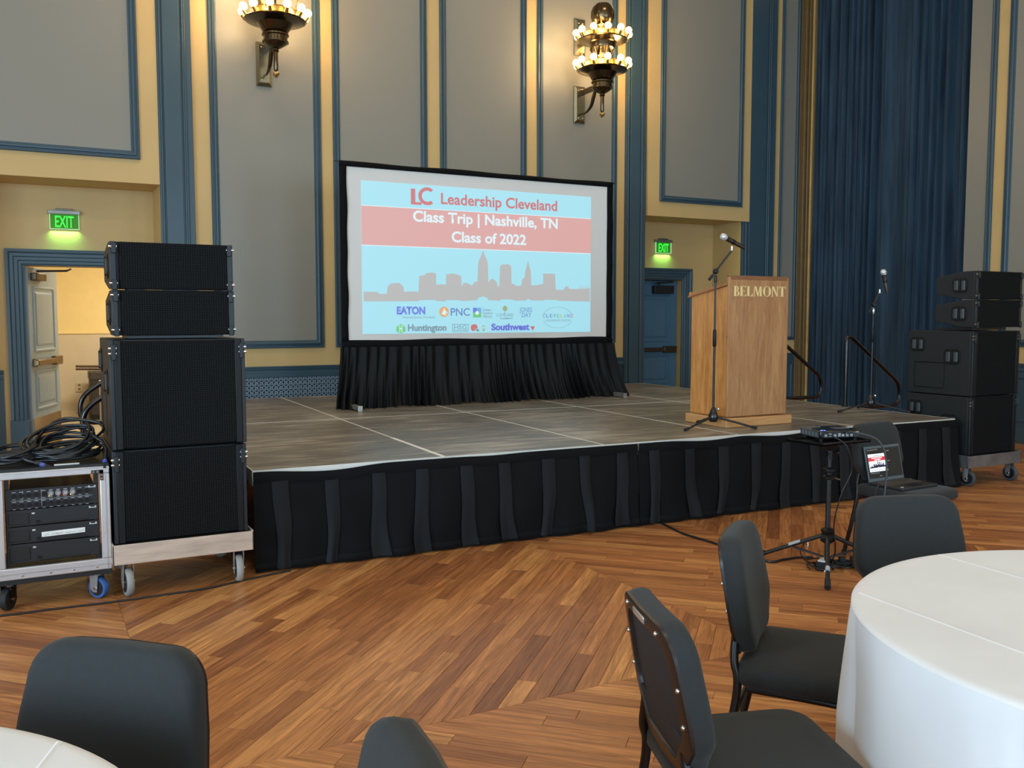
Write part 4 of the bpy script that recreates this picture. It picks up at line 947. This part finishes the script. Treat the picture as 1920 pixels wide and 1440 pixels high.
# ================================================================== WALL SCONCES
BRASS = M('sconce_antique_brass', (96, 82, 60), .22, .95, var=.12, scale=8); BRSL = M('sconce_gilt', (196, 160, 96), .28, .9, var=.1, scale=14)
NICK = M('sconce_plate_nickel', (150, 146, 124), .22, .95, var=.08)
BULB = EM('bulb_lit', (255, 204, 122), 3.6, (255, 240, 210)); BULB.cycles.emission_sampling = 'NONE'
def scroll(c, a, h, k=1):
    """leafy gilt finial rising from the tier rim"""
    m = MB(); dx, dy = cos(a), sin(a)
    for s_, hh, w_ in ((1, 1, .035), (-1, .9, .035), (1, .55, .028), (-1, .5, .028)):
        pts = []
        for i in range(11):
            q = i/10; an = q*5.2; r = w_*(1-q*.75)
            lat = s_*(r*sin(an)+.006); pts.append((c[0]+dx*.012*q-dy*lat, c[1]+dy*.012*q+dx*lat, c[2]+h*hh*(.15+.75*q)+r*cos(an)*.6))
        m.tube(pts, [.0085*(1-.5*i/10) for i in range(11)], 6)
    m.tube([(c[0], c[1], c[2]-.01), (c[0]+dx*.01, c[1]+dy*.01, c[2]+h*1.02)], [.010, .006], 6); m.sphere((c[0]+dx*.01, c[1]+dy*.01, c[2]+h*1.04), .011, 8, 5)
    return m
def sconce(label, X, power):
    t = thing('wall_sconce', label, 'sconce', (X, YW, 4.0), 0, 'two tier brass wall sconces')
    ay = -.56; Z = lambda z: z-4.0
    def plate(z0, z1, w_=.082):
        MB().loft([[(-w_, -.008, z0), (w_, -.008, z0), (w_, -.008, z1), (-w_, -.008, z1)], [(-w_, -.03, z0), (w_, -.03, z0), (w_, -.03, z1), (-w_, -.03, z1)], [(-w_+.028, -.055, z0+.035), (w_-.028, -.055, z0+.035), (w_-.028, -.055, z1-.035), (-w_+.028, -.055, z1-.035)]]).obj('wall_plate', NICK, t, 20)
        for zz in (z0+.06, z1-.06):
            for xx in (-.03, .03): MB().sphere((xx, -.056, zz), .009, 8, 5).obj('plate_screw', CHROME, t, 60)
    plate(Z(4.02), Z(4.49)); plate(Z(4.88), Z(5.34))
    MB().bb(-.026, .026, ay+.08, -.05, Z(4.365), Z(4.425)).obj('bracket_arm', BRASS, t, 25, .006)
    MB().bb(-.022, .022, ay+.08, -.05, Z(4.985), Z(5.03)).obj('bracket_arm', BRASS, t, 25, .006)
    MB().tube(spline([(0, ay+.10, Z(4.34)), (0, ay+.16, Z(4.345)), (0, ay+.20, Z(4.28)), (0, ay+.26, Z(4.18)), (0, ay+.38, Z(4.125)), (0, -.06, Z(4.13))]), [.012+.012*sin(PI*min(1, k/24)) for k in range(31)], 10).obj('scroll_brace', BRASS, t, 60)
    L = lambda prof, name, mat=BRASS, n=28: MB().lathe([(r, Z(z)) for r, z in prof], (0, ay, 0), n).obj(name, mat, t, 32)
    L([(.004, 3.992), (.014, 4.0), (.030, 4.02), (.034, 4.04), (.018, 4.058), (.012, 4.066)], 'bottom_finial', BRSL, 14)
    L([(.020, 4.066), (.024, 4.075), (.024, 4.25), (.036, 4.262), (.030, 4.275), (.030, 4.29)], 'drop_stem')
    L([(.034, 4.285), (.06, 4.30), (.105, 4.328), (.118, 4.345), (.135, 4.348), (.135, 4.36), (.122, 4.364), (.122, 4.41), (.138, 4.418), (.138, 4.434), (.11, 4.44)], 'turned_cup')
    L([(.10, 4.438), (.13, 4.455), (.16, 4.50), (.185, 4.535), (.255, 4.552), (.305, 4.562), (.315, 4.572), (.30, 4.582), (.10, 4.585)], 'lower_dish')
    L([(.155, 4.835), (.160, 4.85), (.160, 4.90), (.175, 4.912), (.235, 4.918), (.30, 4.926), (.312, 4.938), (.296, 4.948), (.10, 4.95)], 'upper_dish')
    for zz, nm in ((4.585, 'lower_crown'), (4.95, 'upper_crown')):
        L([(.215, zz), (.225, zz+.01), (.222, zz+.075), (.23, zz+.082), (.215, zz+.082), (.205, zz+.01)], nm, BRSL)
    L([(.085, 5.03), (.072, 5.07), (.075, 5.10), (.10, 5.12), (.125, 5.16), (.146, 5.225), (.142, 5.28), (.118, 5.335), (.075, 5.375), (.02, 5.392)], 'top_globe')
    for k in range(16):
        a = 2*PI*k/16
        MB().tube([(.99*r*cos(a), ay+.99*r*sin(a), Z(z)) for r, z in ((.10, 5.12), (.125, 5.16), (.146, 5.225), (.142, 5.28), (.118, 5.335), (.075, 5.375))], .007, 5).obj('globe_rib', BRASS, t, 60)
    for k in range(6):
        a = 2*PI*k/6+.3
        MB().tube(spline([(.155*cos(a), ay+.155*sin(a), Z(4.84)), (.115*cos(a), ay+.115*sin(a), Z(4.76)), (.115*cos(a), ay+.115*sin(a), Z(4.70)), (.16*cos(a), ay+.16*sin(a), Z(4.60))], 4), .013, 8).obj('column', BRASS, t, 60)
        MB().tube(spline([(.10*cos(a), ay+.10*sin(a), Z(5.09)), (.13*cos(a), ay+.13*sin(a), Z(5.05)), (.19*cos(a), ay+.19*sin(a), Z(4.98))], 4), .012, 8).obj('crown_arm', BRASS, t, 60)
    for zz in (4.655, 5.018):
        for k in range(12):
            a = 2*PI*k/12+.13; r = .335
            b = MB().sphere((r*cos(a), ay+r*sin(a), Z(zz)), .043, 12, 8).obj('bulb', BULB, t, 60)
            MB().tube([(r*cos(a), ay+r*sin(a), Z(zz-.034)), (.30*cos(a), ay+.30*sin(a), Z(zz-.075))], [.020, .024], 8).obj('lamp_holder', BRSL, b, 50)
        for k in range(4):
            a = PI/4+PI/2*k+.12
            scroll((.245*cos(a), ay+.245*sin(a), Z(zz-.01)), a, .135).obj('gilt_scroll', BRSL, t, 60)
        for k in range(4):
            a = (.42, 2.72, 3.95, 5.5)[k]
            l = bpy.data.lights.new('bulb_glow', 'POINT'); l.energy = power; l.color = (1, .70, .36); l.shadow_soft_size = .09
            o = bpy.data.objects.new('bulb_glow', l); COL.objects.link(o); o.parent = t; o.location = (.335*cos(a), ay+.335*sin(a), Z(zz+.01))
sconce('left brass two tier wall sconce, its upper tier cut by the picture top', 2.415, 9)
sconce('right brass two tier wall sconce with a ball on top, above the screen corner', 6.485, 9)

# ================================================================== EXIT SIGNS
EXG = EM('exit_green_letters', (60, 255, 70), 1.1); 
def exit_glass():
    t = NT('exit_sign_acrylic'); t.b.inputs['Base Color'].default_value = lin((60, 120, 50))+(1,); t.b.inputs['Roughness'].default_value = .1
    t.b.inputs['Alpha'].default_value = .5; t.b.inputs['Emission Color'].default_value = lin((30, 190, 40))+(1,); t.b.inputs['Emission Strength'].default_value = .22; return t.m
EXA = exit_glass()
def exit_sign(label, X, z0=2.435):
    t = thing('exit_sign', label, 'exit sign', (X, YB2, z0))
    MB().bb(-.155, .155, -.045, -.008, .155, .195).obj('housing', M('exit_housing_nickel', (150, 146, 138), .35, .7), t, 25, .004)
    MB().bb(-.08, .08, -.04, .0, .185, .215).obj('mount', M('exit_mount', (120, 116, 108), .4, .6), t, 25, .004)
    pn = MB().bb(-.14, .14, -.030, -.022, 0, .157).obj('lit_panel', EXA, t, None)
    MB().bb(-.14, .14, -.0305, -.0215, 0, .003).bb(-.14, -.137, -.0305, -.0215, 0, .157).bb(.137, .14, -.0305, -.0215, 0, .157).obj('panel_edge', EM('exit_edge_glow', (190, 255, 190), 1.2), pn, None)
    me = text_mesh('EXIT', .170, .001, .002); xs = [v.co.x for v in me.vertices]; k_ = .178/(max(xs)-min(xs)); mn = min(xs)
    for v in me.vertices: v.co.x = (v.co.x-mn)*k_-.089; v.co.y *= 1.0
    text_obj('exit_lettering', me, EXG, pn, Matrix.Translation((0, -.033, .02)) @ FACE)
    l = bpy.data.lights.new('exit_glow', 'AREA'); l.shape = 'RECTANGLE'; l.size = .26; l.size_y = .01; l.energy = .9; l.color = (.25, 1, .25); l.spread = 2.2
    o = bpy.data.objects.new('exit_glow', l); COL.objects.link(o); o.parent = t; o.location = (0, -.026, -.004)
exit_sign('green lit exit sign above the open door on the left', .422)
exit_sign('green lit exit sign above the closed door right of the screen', 8.336)
# ================================================================== CHAIRS
FAB = M('chair_fabric_charcoal', (36, 38, 38), .85, var=.08, scale=60, bump=.3, bscale=700, sheen=.1)
FABP = M('chair_back_panel', (34, 36, 37), .7, var=.06, bump=.15, bscale=500)
CHM = M('chair_frame_black', (11, 11, 12), .36, var=.06); CHB = M('chair_rim_bronze_black', (34, 26, 23), .36, var=.1)
TILT = rad(10)
def back_out(k=1.0, n=8):
    """outline of the back: broad rounded shield that tapers below; (x, z) with z along the back"""
    top, r, W2 = .365, .085, .218
    pts = []
    half = [(0, top), (W2-r-.03, top-.002)]
    for i in range(n+1):
        a = PI/2-PI/2*i/n; half.append((W2-.018-r+(r)*cos(a), top-r-.002+r*sin(a)))
    half += [(W2-.006, .20), (W2, .12), (W2-.008, .092), (W2-.035, .062), (W2-.055, .036), (W2-.07, .014), (W2-.09, .002), (0, .0)]
    cx, cz = 0, .18
    half = [(x*k, cz+(z-cz)*k) for x, z in half]
    return half+[(-x, z) for x, z in half[-2:0:-1]]
def bk(x, y, z):               # place a point of the back: tilted plane, wrapped a little round the sitter
    y += -.34*x*x
    return (x, .205+y*cos(TILT)+z*sin(TILT), .478+z*cos(TILT)-y*sin(TILT))
def ring(k, y): return [bk(x, y, z) for x, z in back_out(k)]
def make_chair(label, loc, rz):
    t = thing('banquet_chair', label, 'chair', loc, rz, 'black upholstered stacking chairs')
    # seat: rounded slab
    def sring(k, z, fr=1): return [(x*k, (y*k if y > 0 else y*k*fr)-.01, z) for x, y in rr_seat]
    rr_seat = []
    for cx, cy, a, r in ((.165, .165, 0, .05), (-.165, .165, PI/2, .05), (-.155, -.16, PI, .07), (.155, -.16, 3*PI/2, .07)):
        rr_seat += [(cx+r*cos(a+PI/2*i/5), cy+r*sin(a+PI/2*i/5)) for i in range(6)]
    MB().loft([sring(.90, .402), sring(.965, .405), sring(1, .418), sring(1, .446), sring(.985, .458), sring(.94, .466), sring(.75, .470), sring(.4, .471), sring(.05, .471)]).obj('seat', FAB, t, 70)
    MB().loft([sring(.80, .392), sring(.86, .392), sring(.88, .404), sring(.80, .404)]).obj('seat_pan', CHM, t, 40)
    b = MB().loft([ring(.93, .0), ring(.985, .004), ring(1.0, .002-.018), ring(.99, -.034), ring(.955, -.046), ring(.88, -.053), ring(.6, -.056), ring(.2, -.057)]).obj('backrest', FAB, t, 70)
    MB().loft([ring(.985, .000), ring(.985, .012), ring(.97, .014), ring(.80, .014), ring(.79, .002), ring(.78, .000)]).obj('back_rim', CHB, b, 45)
    MB().loft([ring(.80, .001), ring(.80, .003), ring(.4, .003), ring(.05, .003)]).obj('back_panel', FABP, b, 60)
    MB().loft([[bk(x, yy, z) for x, z in ((-.165, .105), (.165, .105), (.135, -.002), (-.135, -.002))] for yy in (.002, .012)]).obj('lower_lip', FABP, b, 30, .004)
    MB().loft([[bk(x, yy, z) for x, z in ((-.045, .352), (.045, .352), (.04, .334), (-.04, .334))] for yy in (.012, .0185)]).obj('grip_plate', M('grip_plate_silver', (206, 206, 206), .3, .8), b, 30, .003)
    for x, z in ((-.115, .338), (.115, .338), (-.194, .235), (.194, .235), (-.192, .15), (.192, .15)):
        c = bk(x, .015, z); MB().sphere(c, .0062, 8, 5).obj('screw', CHROME, b, 60)
    for s in (-1, 1):
        MB().tube(spline([bk(s*.150, .004, .07), (s*.176, .212, .47), (s*.186, .200, .42), (s*.192, .205, .34), (s*.200, .235, .18), (s*.206, .275, .012)], 5), [.013]*26, 8).obj('rear_leg', CHM, t, 60)
        MB().tube(spline([(s*.18, .17, .392), (s*.19, -.10, .388), (s*.195, -.175, .36), (s*.20, -.20, .2), (s*.205, -.215, .012)], 5), .0125, 8).obj('front_leg', CHM, t, 60)
        for yy in (.275, -.215): MB().cyl((s*.206, yy, 0), (s*.205, yy, .03), .016, 8).obj('foot_glide', RUB, t, 50)
    MB().cyl((-.195, .21, .30), (.195, .21, .30), .010, 8).obj('crossbar', CHM, t, 50)
    return t
def chair_at(proto, label, B, f):
    d = Vector((f[0], f[1])).normalized(); o = Vector(B)+d*.268; rz = math.atan2(d.x, -d.y)
    if proto is None: return make_chair(label, (o.x, o.y, 0), rz)
    return dup(proto, (o.x, o.y, 0), rz, label)
ch = chair_at(None, 'black chair facing the camera behind the white table at lower left', (.17, 2.03), (-.67, -.74))
chair_at(ch, 'black chair of which only the narrow back top shows at the bottom picture edge', (.54, 1.275), (-.99, .12))
chair_at(ch, 'black chair seen from behind with silver grip plate and screws, at right table', (1.26, 1.70), (.94, -.34))
chair_at(ch, 'black chair seen side on between the backward facing chair and the right table', (1.97, 2.21), (.62, -.79))
chair_at(ch, 'black chair behind the far side of the right white table', (2.92, 2.315), (-.36, -.93))
chair_at(ch, 'black chair by the stage skirt carrying the open laptop', (4.755, 4.03), (.05, -1))

# ================================================================== TABLES
def linen():
    t = NT('tablecloth_white'); v = t.coords('Object'); n = t.n('ShaderNodeTexNoise', i_Scale=350.0, i_Detail=2.0); t.l(v, n.inputs['Vector'])
    n2 = t.n('ShaderNodeTexNoise', i_Scale=3.0, i_Detail=3.0); t.l(v, n2.inputs['Vector'])
    t.l(t.ramp(n2.outputs[0], [(.3, lin((222, 220, 219))), (.7, lin((232, 230, 229)))]), t.b.inputs['Base Color'])
    t.b.inputs['Roughness'].default_value = .8; t.b.inputs['Sheen Weight'].default_value = .15; t.bump(n.outputs[0], .08, .002); return t.m
LIN = linen()
def table(cx, cy, where, creases, seed, push=()):
    t = thing('round_table', 'round banquet table under the %s white cloth' % where, 'table', (cx, cy, 0))
    MB().lathe([(.02, .73), (.745, .73), (.755, .737), (.755, .75), (.745, .755), (.02, .755)], (0, 0, 0), 48).obj('tabletop', M('table_plywood', (160, 128, 90), .6), t, 40)
    for k in range(4):
        a = PI/4+PI/2*k; MB().tube([(.42*cos(a), .42*sin(a), .73), (.52*cos(a), .52*sin(a), .0)], .016, 8).obj('leg', STRIP, t, 50)
    c = thing('tablecloth', 'white tablecloth with pressed fold lines on the %s round table' % where, 'tablecloth', (cx, cy, .0))
    nf = 11; R0 = .764
    def skirt_pt(u, v):
        a = 2*PI*u; f = v
        ph = (a*nf/(2*PI)+seed+.22*sin(a*3+seed)) % 1; sw = (ph/.78 if ph < .78 else (1-ph)/.22)
        rr_ = R0+.006+.006*f+.040*min(1, f*2.6)**.7*sw**1.4*(.8+.4*sin(a*5+seed*2))+.008*f*sin(a*7+seed)-.016*min(1, f*4)*math.exp(-((ph-.93)/.035)**2)
        for pa, pw, pr in push:                    # cloth pressed in by a chair seat
            da = abs((a-pa+PI) % (2*PI)-PI)
            if da < pw:
                k = .5+.5*cos(PI*max(0, da-pw*.55)/(pw*.45)); g = min(1, f/.34)
                rr_ = rr_*(1-k*g)+min(rr_, pr)*k*g
        return (rr_*cos(a), rr_*sin(a), .752-.742*f)
    MB().grid(420, 18, skirt_pt).obj('cloth_drop', LIN, c, 80)
    MB().lathe([(.001, .7605), (.3, .7605), (.6, .7605), (.742, .7605), (.757, .7595), (.766, .7565), (.7705, .7515)], (0, 0, 0), 130).obj('cloth_top', LIN, c, 60)
    for (x0, y0), (x1, y1) in creases:
        A, B = Vector((x0-cx, y0-cy, .7603)), Vector((x1-cx, y1-cy, .7603)); d = (B-A).normalized(); n_ = Vector((-d.y, d.x, 0))
        rings = [[p-n_*.006, p+Vector((0, 0, .0022)), p+n_*.006] for p in (A, A+(B-A)*.5, B)]
        MB().loft(rings, False, False).obj('fold_crease', LIN, c, None)
table(2.452, 1.113, 'right', (((1.985, 1.70), (1.905, .60)), ((2.53, 1.86), (2.42, .37))), .4, ((1.91, .42, .68),))
table(-.60, 1.34, 'left', (((.03, 1.76), (-.35, .75)),), 2.0, ((.66, .75, .47), (-.05, .62, .56)))

# ================================================================== PROJECTOR STAND
ts = thing('projector_stand', 'black tripod stand with a flat tray in front of the stage skirt', 'tripod stand', (4.185, 3.83, 0))
for i, a in enumerate((rad(223.5), rad(116), rad(-12))):
    c, s = cos(a), sin(a); L = .44
    lg = MB().tube([(.03*c, .03*s, .205), (L*.93*c, L*.93*s, .03)], .0125, 8).obj('leg', BLKS, ts, 50)
    MB().tube([(L*.86*c, L*.86*s, .047), (L*c, L*s, .016)], [.0165, .0175], 8).obj('rubber_foot', RUB, lg, 50)
    MB().tube([(.02*c, .02*s, .075), (L*.5*c, L*.5*s, .112)], .0075, 6).obj('leg_brace', BLKS, lg, 50)
    if i < 2: MB().tube([(L*(.36 if i else .66)*c, L*(.36 if i else .66)*s, .15 if i else .092), (L*(.52 if i else .73)*c, L*(.52 if i else .73)*s, .118 if i else .078)], .0132, 8).obj('leg_sticker', M('sticker_grey', (176, 178, 178), .5), lg, 50)
MB().lathe([(.018, .16), (.040, .175), (.044, .195), (.030, .215), (.034, .225), (.040, .235), (.040, .245), (.018, .255)], (0, 0, 0), 14).obj('leg_collar', BLKP, ts, 45)
MB().cyl((0, 0, .06), (0, 0, .60), .0155, 12).obj('lower_tube', BLKS, ts, 50)
MB().cyl((0, 0, .60), (0, 0, .70), .0125, 12).obj('upper_tube', BLKS, ts, 50)
MB().lathe([(.016, .545), (.034, .552), (.036, .566), (.020, .574), (.020, .59), (.036, .598), (.036, .610), (.014, .62)], (0, 0, 0), 14).obj('height_collar', BLKP, ts, 45)
MB().cyl((.02, -.02, .558), (.045, -.045, .55), .006, 6).obj('collar_lever', CHROME, ts, 45)
MB().lathe([(.020, .665), (.020, .72), (.050, .745), (.055, .768)], (0, 0, 0), 12).obj('tray_bracket', BLKP, ts, 45)
MB().cyl((-.05, 0, .70), (.06, 0, .70), .012, 8).sphere((.066, 0, .70), .018, 8, 6).obj('tilt_knob', BLKP, ts, 45)
MB().bb(-.18, .225, -.105, .165, .768, .774).bb(-.18, .225, -.105, -.101, .768, .784).bb(-.18, -.176, -.105, .165, .768, .784).bb(.221, .225, -.105, .165, .768, .784).bb(-.18, .225, .161, .165, .768, .784).obj('tray', BLKM, ts, None)
pj = thing('projector', 'flat black projector with blue status lamps on the stand tray', 'projector', (4.285, 3.925, .7745), -.28); pj.scale = (.8, 1, 1)
MB().bb(-.165, .165, -.115, .115, .012, .062).obj('case', BLKM, pj, 25, .008)
for x in (-.14, .14):
    for y in (-.09, .09): MB().cyl((x, y, 0), (x, y, .014), .012, 10).obj('foot', RUB, pj, 50)
MB().bb(-.1665, -.1645, -.10, .10, .018, .055).obj('side_vent', M('vent_grey', (58, 64, 68), .4), pj, None)
for k in range(5): MB().bb(-.1675, -.1655, -.088+.038*k, -.062+.038*k, .024, .050).obj('vent_slat', M('vent_slat_grey', (92, 100, 104), .35), pj, None)
MB().bb(-.155, -.04, .05, .112, .061, .066).obj('top_plate', M('projector_top_plate', (90, 88, 84), .3), pj, 25, .002)
MB().bb(-.148, -.130, -.098, -.092, .0615, .0635).bb(-.122, -.112, -.100, -.094, .0615, .0635).obj('status_lamp', EM('led_blue', (70, 90, 255), 6), pj, None)
for k, x in enumerate((-.12, -.085, -.045, -.01, .02, .055, .09)): MB().bb(x-.011, x+.011, -.118, -.114, .026, .046 if k % 2 else .040).obj('port', M('port_metal', (150, 152, 150), .3, .7), pj, None)
MB().bb(.11, .148, -.1175, -.114, .042, .053).obj('rating_label', WHT, pj, None)
MB().bb(.02, .14, -.03, .03, .061, .064).obj('vent_top', M('projector_top_plate', (90, 88, 84)), pj, 25, .001)
lens = MB().cyl((-.02, .113, .038), (-.02, .128, .038), .028, 16).obj('lens', BLKP, pj, 45)
MB().cyl((-.02, .126, .038), (-.02, .130, .038), .021, 16).obj('lens_glass', M('lens_glass', (30, 40, 60), .05), lens, 45)

# ================================================================== LAPTOP
lp = thing('laptop', 'open dark laptop showing the title slide, lying on a chair seat', 'laptop', (4.735, 3.865, .4722), .03)
MB().bb(-.165, .165, -.235, .0, .0, .018).obj('base', M('laptop_shell', (40, 40, 41), .45), lp, 25, .005)
kb = MB().bb(-.148, .148, -.145, -.022, .018, .0186).obj('keyboard_deck', M('laptop_deck', (28, 27, 26), .5), lp, None)
m = MB()
for r_ in range(5):
    for k in range(14): m.bb(-.146+k*.0209, -.146+k*.0209+.0178, -.142+r_*.0242, -.142+r_*.0242+.0205, .0186, .0208)
kk = m.obj('keys', M('laptop_keys', (70, 62, 54), .5), lp, None); kk['kind'] = 'stuff'
MB().bb(-.05, .05, -.222, -.158, .0178, .0188).obj('touchpad', M('laptop_pad', (24, 24, 25), .35), lp, None)
MB().bb(-.15, -.125, -.215, -.205, .018, .0186).bb(.125, .155, -.06, -.045, .018, .0192).obj('palm_sticker', WHT, lp, None)
TL = rad(13)
lid = MB().bb(-.165, .165, -.003, .005, 0, .222).obj('lid', M('laptop_lid', (84, 94, 100), .42), lp, 25, .003)
lid.location = (0, .004, .014); lid.rotation_euler = (-TL, 0, 0)
LS = lambda nm, c, s: EM(nm, c, s, (10, 10, 12), .3)
def lr(x0, x1, z0, z1, mat, d, name='screen_graphic'): return MB().bb(x0, x1, -.0036-d*2.5, -.0034, z0, z1).obj(name, mat, lid, None)
lr(-.156, .156, .022, .206, LS('screen_dark', (14, 20, 26), .7), 0, 'display')
lr(-.144, .022, .062, .172, LS('screen_white', (224, 236, 248), 1.0), .0003)
lr(-.144, .022, .128, .152, LS('screen_red', (196, 50, 56), 1.0), .0005)
LW = LS('screen_text_white', (235, 225, 228), 1.0); LG = LS('screen_text_grey', (150, 160, 170), .9)
lr(-.115, -.02, .1425, .148, LW, .0007); lr(-.09, -.035, .1315, .1375, LW, .0007); lr(-.10, -.012, .158, .162, LG, .0005)
m = MB(); sk_ = [(.144-u*.166, z) for u, z in ()]
pl = [(-.142+q[0]*.162, .150-(q[1]-.30)*.135) for q in sky]
m.add([(a, -.0052, b) for a, b in pl], [tuple(range(len(pl)))]); so = m.obj('screen_graphic', LS('screen_navy', (20, 22, 60), .8), lid, None)
for x0, x1, z in ((-.145, -.122, .196), (-.116, -.085, .197), (-.078, -.048, .198), (.03, .058, .184), (.03, .052, .122), (-.06, -.04, .034)): lr(x0, x1, z-.0012, z+.0012, LG, .0003)
for k in range(6): lr(-.138+.014*k, -.132+.014*k, .051, .055, LG, .0003)
for k in range(9): lr(-.13+.016*k, -.12+.016*k, .068+.004*(k % 2), .073+.004*(k % 2), LG, .0005)

# ================================================================== CABLES AND FLOOR CLUTTER
def cable(label, pts, r=.005, name='cable', mat=None, cat='cable'):
    m = MB().tube(spline(pts, 8), r, 7); o = m.obj(name, mat or CAB, None, 70); return tag(o, label, cat)
cable('black cable running along the floor in front of the rack and left speaker dolly', [(-.6, 5.25, .006), (-.16, 5.185, .006), (.1, 5.175, .006), (.35, 5.160, .006), (.62, 5.165, .006), (.85, 5.175, .006), (1.10, 5.25, .006), (1.35, 5.31, .006)], .0055)
cable('flat dark cable running across the wood floor from the stage skirt to the tripod', [(4.07, 5.50, .008), (4.05, 5.25, .008), (3.985, 4.92, .008), (4.0, 4.62, .008), (3.97, 4.30, .008), (3.995, 4.10, .008), (4.10, 4.10, .008), (4.24, 4.09, .008), (4.27, 4.02, .02)], .0075)
cable('thin cable hanging from the projector down to the power bricks', [(4.125, 3.79, .82), (4.12, 3.74, .815), (4.17, 3.69, .76), (4.215, 3.69, .62), (4.17, 3.72, .48), (4.16, 3.76, .30), (4.22, 3.80, .12), (4.25, 3.86, .02)], .0042)
cable('thicker grey cable arching from the projector to the laptop and floor', [(4.285, 3.79, .82), (4.29, 3.74, .83), (4.37, 3.64, .79), (4.41, 3.61, .66), (4.40, 3.61, .46), (4.38, 3.62, .32), (4.34, 3.66, .16), (4.33, 3.74, .02)], .0062, mat=M('cable_grey', (58, 60, 61), .4))
cable('laptop power lead looping off the chair seat', [(4.57, 3.80, .482), (4.53, 3.76, .488), (4.46, 3.72, .47), (4.43, 3.70, .40), (4.41, 3.72, .25), (4.36, 3.72, .10), (4.33, 3.82, .015)], .0036)
ps = thing('power_adapter', 'black power brick with white tags between the tripod legs', 'adapter', (4.19, 3.86, 0), .5)
MB().bb(-.075, .075, -.03, .03, .002, .05).obj('brick', BLKP, ps, 25, .006)
MB().bb(-.05, .05, -.022, .022, .05, .056).obj('top_label', WHT, ps, 25, .001); MB().bb(-.078, -.068, -.032, -.024, .0, .012).bb(.066, .076, -.034, -.024, .0, .012).obj('corner_tag', WHT, ps, None)
p2 = thing('power_strip', 'black power strip lying under the laptop chair', 'power strip', (4.40, 3.78, 0), -.45)
MB().bb(-.15, .15, -.025, .025, .0, .036).obj('strip_body', BLKP, p2, 25, .006)
for k in range(4): 
    pg = MB().bb(-.12+.07*k, -.085+.07*k, -.018, .018, .036, .066).obj('plug', RUB, p2, 25, .004)
tg = thing('cable_tag', 'white paper tag on a cable beside the tripod', 'tag', (4.13, 3.93, .13), .8)
MB().box((0, 0, 0), (.05, .004, .026), ry=.6).obj('tag_paper', WHT, tg, None); MB().tube(spline([(.01, 0, 0), (.04, .02, .0), (.05, .04, -.06), (.07, .0, -.118)]), .003, 6).obj('tag_cord', CAB, tg)
rn = random.Random(9)
for k in range(5):
    cx, cy = 4.28+rn.uniform(-.10, .14), 3.84+rn.uniform(-.08, .10); pts = []
    for i in range(16):
        a = i*.9+k; r_ = .05+.035*sin(i*1.3+k); pts.append((cx+r_*cos(a)*1.5, cy+r_*sin(a), .006+.02*abs(sin(i*.7+k))))
    cable(['snarl of thin black cable nearest the tripod foot', 'loose loop of black cable beside the power brick', 'loose loop of black cable on the power strip', 'tangled black cable under the laptop chair', 'thin black cable bundle behind the tripod'][k], pts, .0038)

# ================================================================== THINGS IN THE CORRIDOR
fc = thing('flight_case', 'tall black case standing in the corridor behind the left handrails', 'case', (1.12, 14.55, 0))
MB().bb(-.30, .30, -.2, .25, .03, .66).obj('case_body', M('case_dark', (40, 38, 36), .5), fc, 25, .01)
MB().bb(-.31, .31, -.21, .26, .60, .71).obj('case_lid', M('case_lid_dark', (54, 50, 46), .5), fc, 25, .012)
MB().bb(-.31, .31, -.215, .26, .0, .10).obj('case_foot', BLKP, fc, 25, .01)
MB().bb(-.05, .06, -.225, -.2, .36, .375).obj('case_latch', CHROME, fc, 25, .002)
tb = thing('folded_stand', 'folded dark metal stand lying on the tall corridor case', 'stand', (1.02, 14.5, .715))
for z in (.02, .06): MB().tube([(-.38, 0, z+.02), (.25, .03, z)], .016, 8).obj('tube', M('stand_bronze', (70, 48, 36), .35, .4), tb, 50)
MB().box((.18, .02, .045), (.14, .09, .09)).obj('hinge_block', BLKS, tb, 25, .01)
sc2 = thing('road_case', 'silver edged white road case in the doorway beside the speaker stack', 'case', (1.06, 12.4, 0))
MB().bb(-.24, .30, -.3, .3, .10, .70).obj('case_body', M('case_white', (206, 202, 196), .5), sc2, 25, .006)
m = MB()
for x in (-.24, .30):
    m.bb(x-.02, x+.02, -.315, -.285, .10, .70)
m.bb(-.25, .31, -.315, -.285, .66, .715).bb(-.25, .31, -.315, -.285, .085, .13).obj('case_edges', M('case_edge_dark', (70, 70, 72), .4, .6), sc2, 25, .004)
for x in (-.19, .25):
    for y in (-.25, .25): MB().cyl((x-.015, y, .045), (x+.015, y, .045), .045, 14).obj('wheel', RUB, sc2, 50); MB().bb(x-.02, x+.02, y-.02, y+.02, .05, .10).obj('wheel_fork', ALUD, sc2, None)
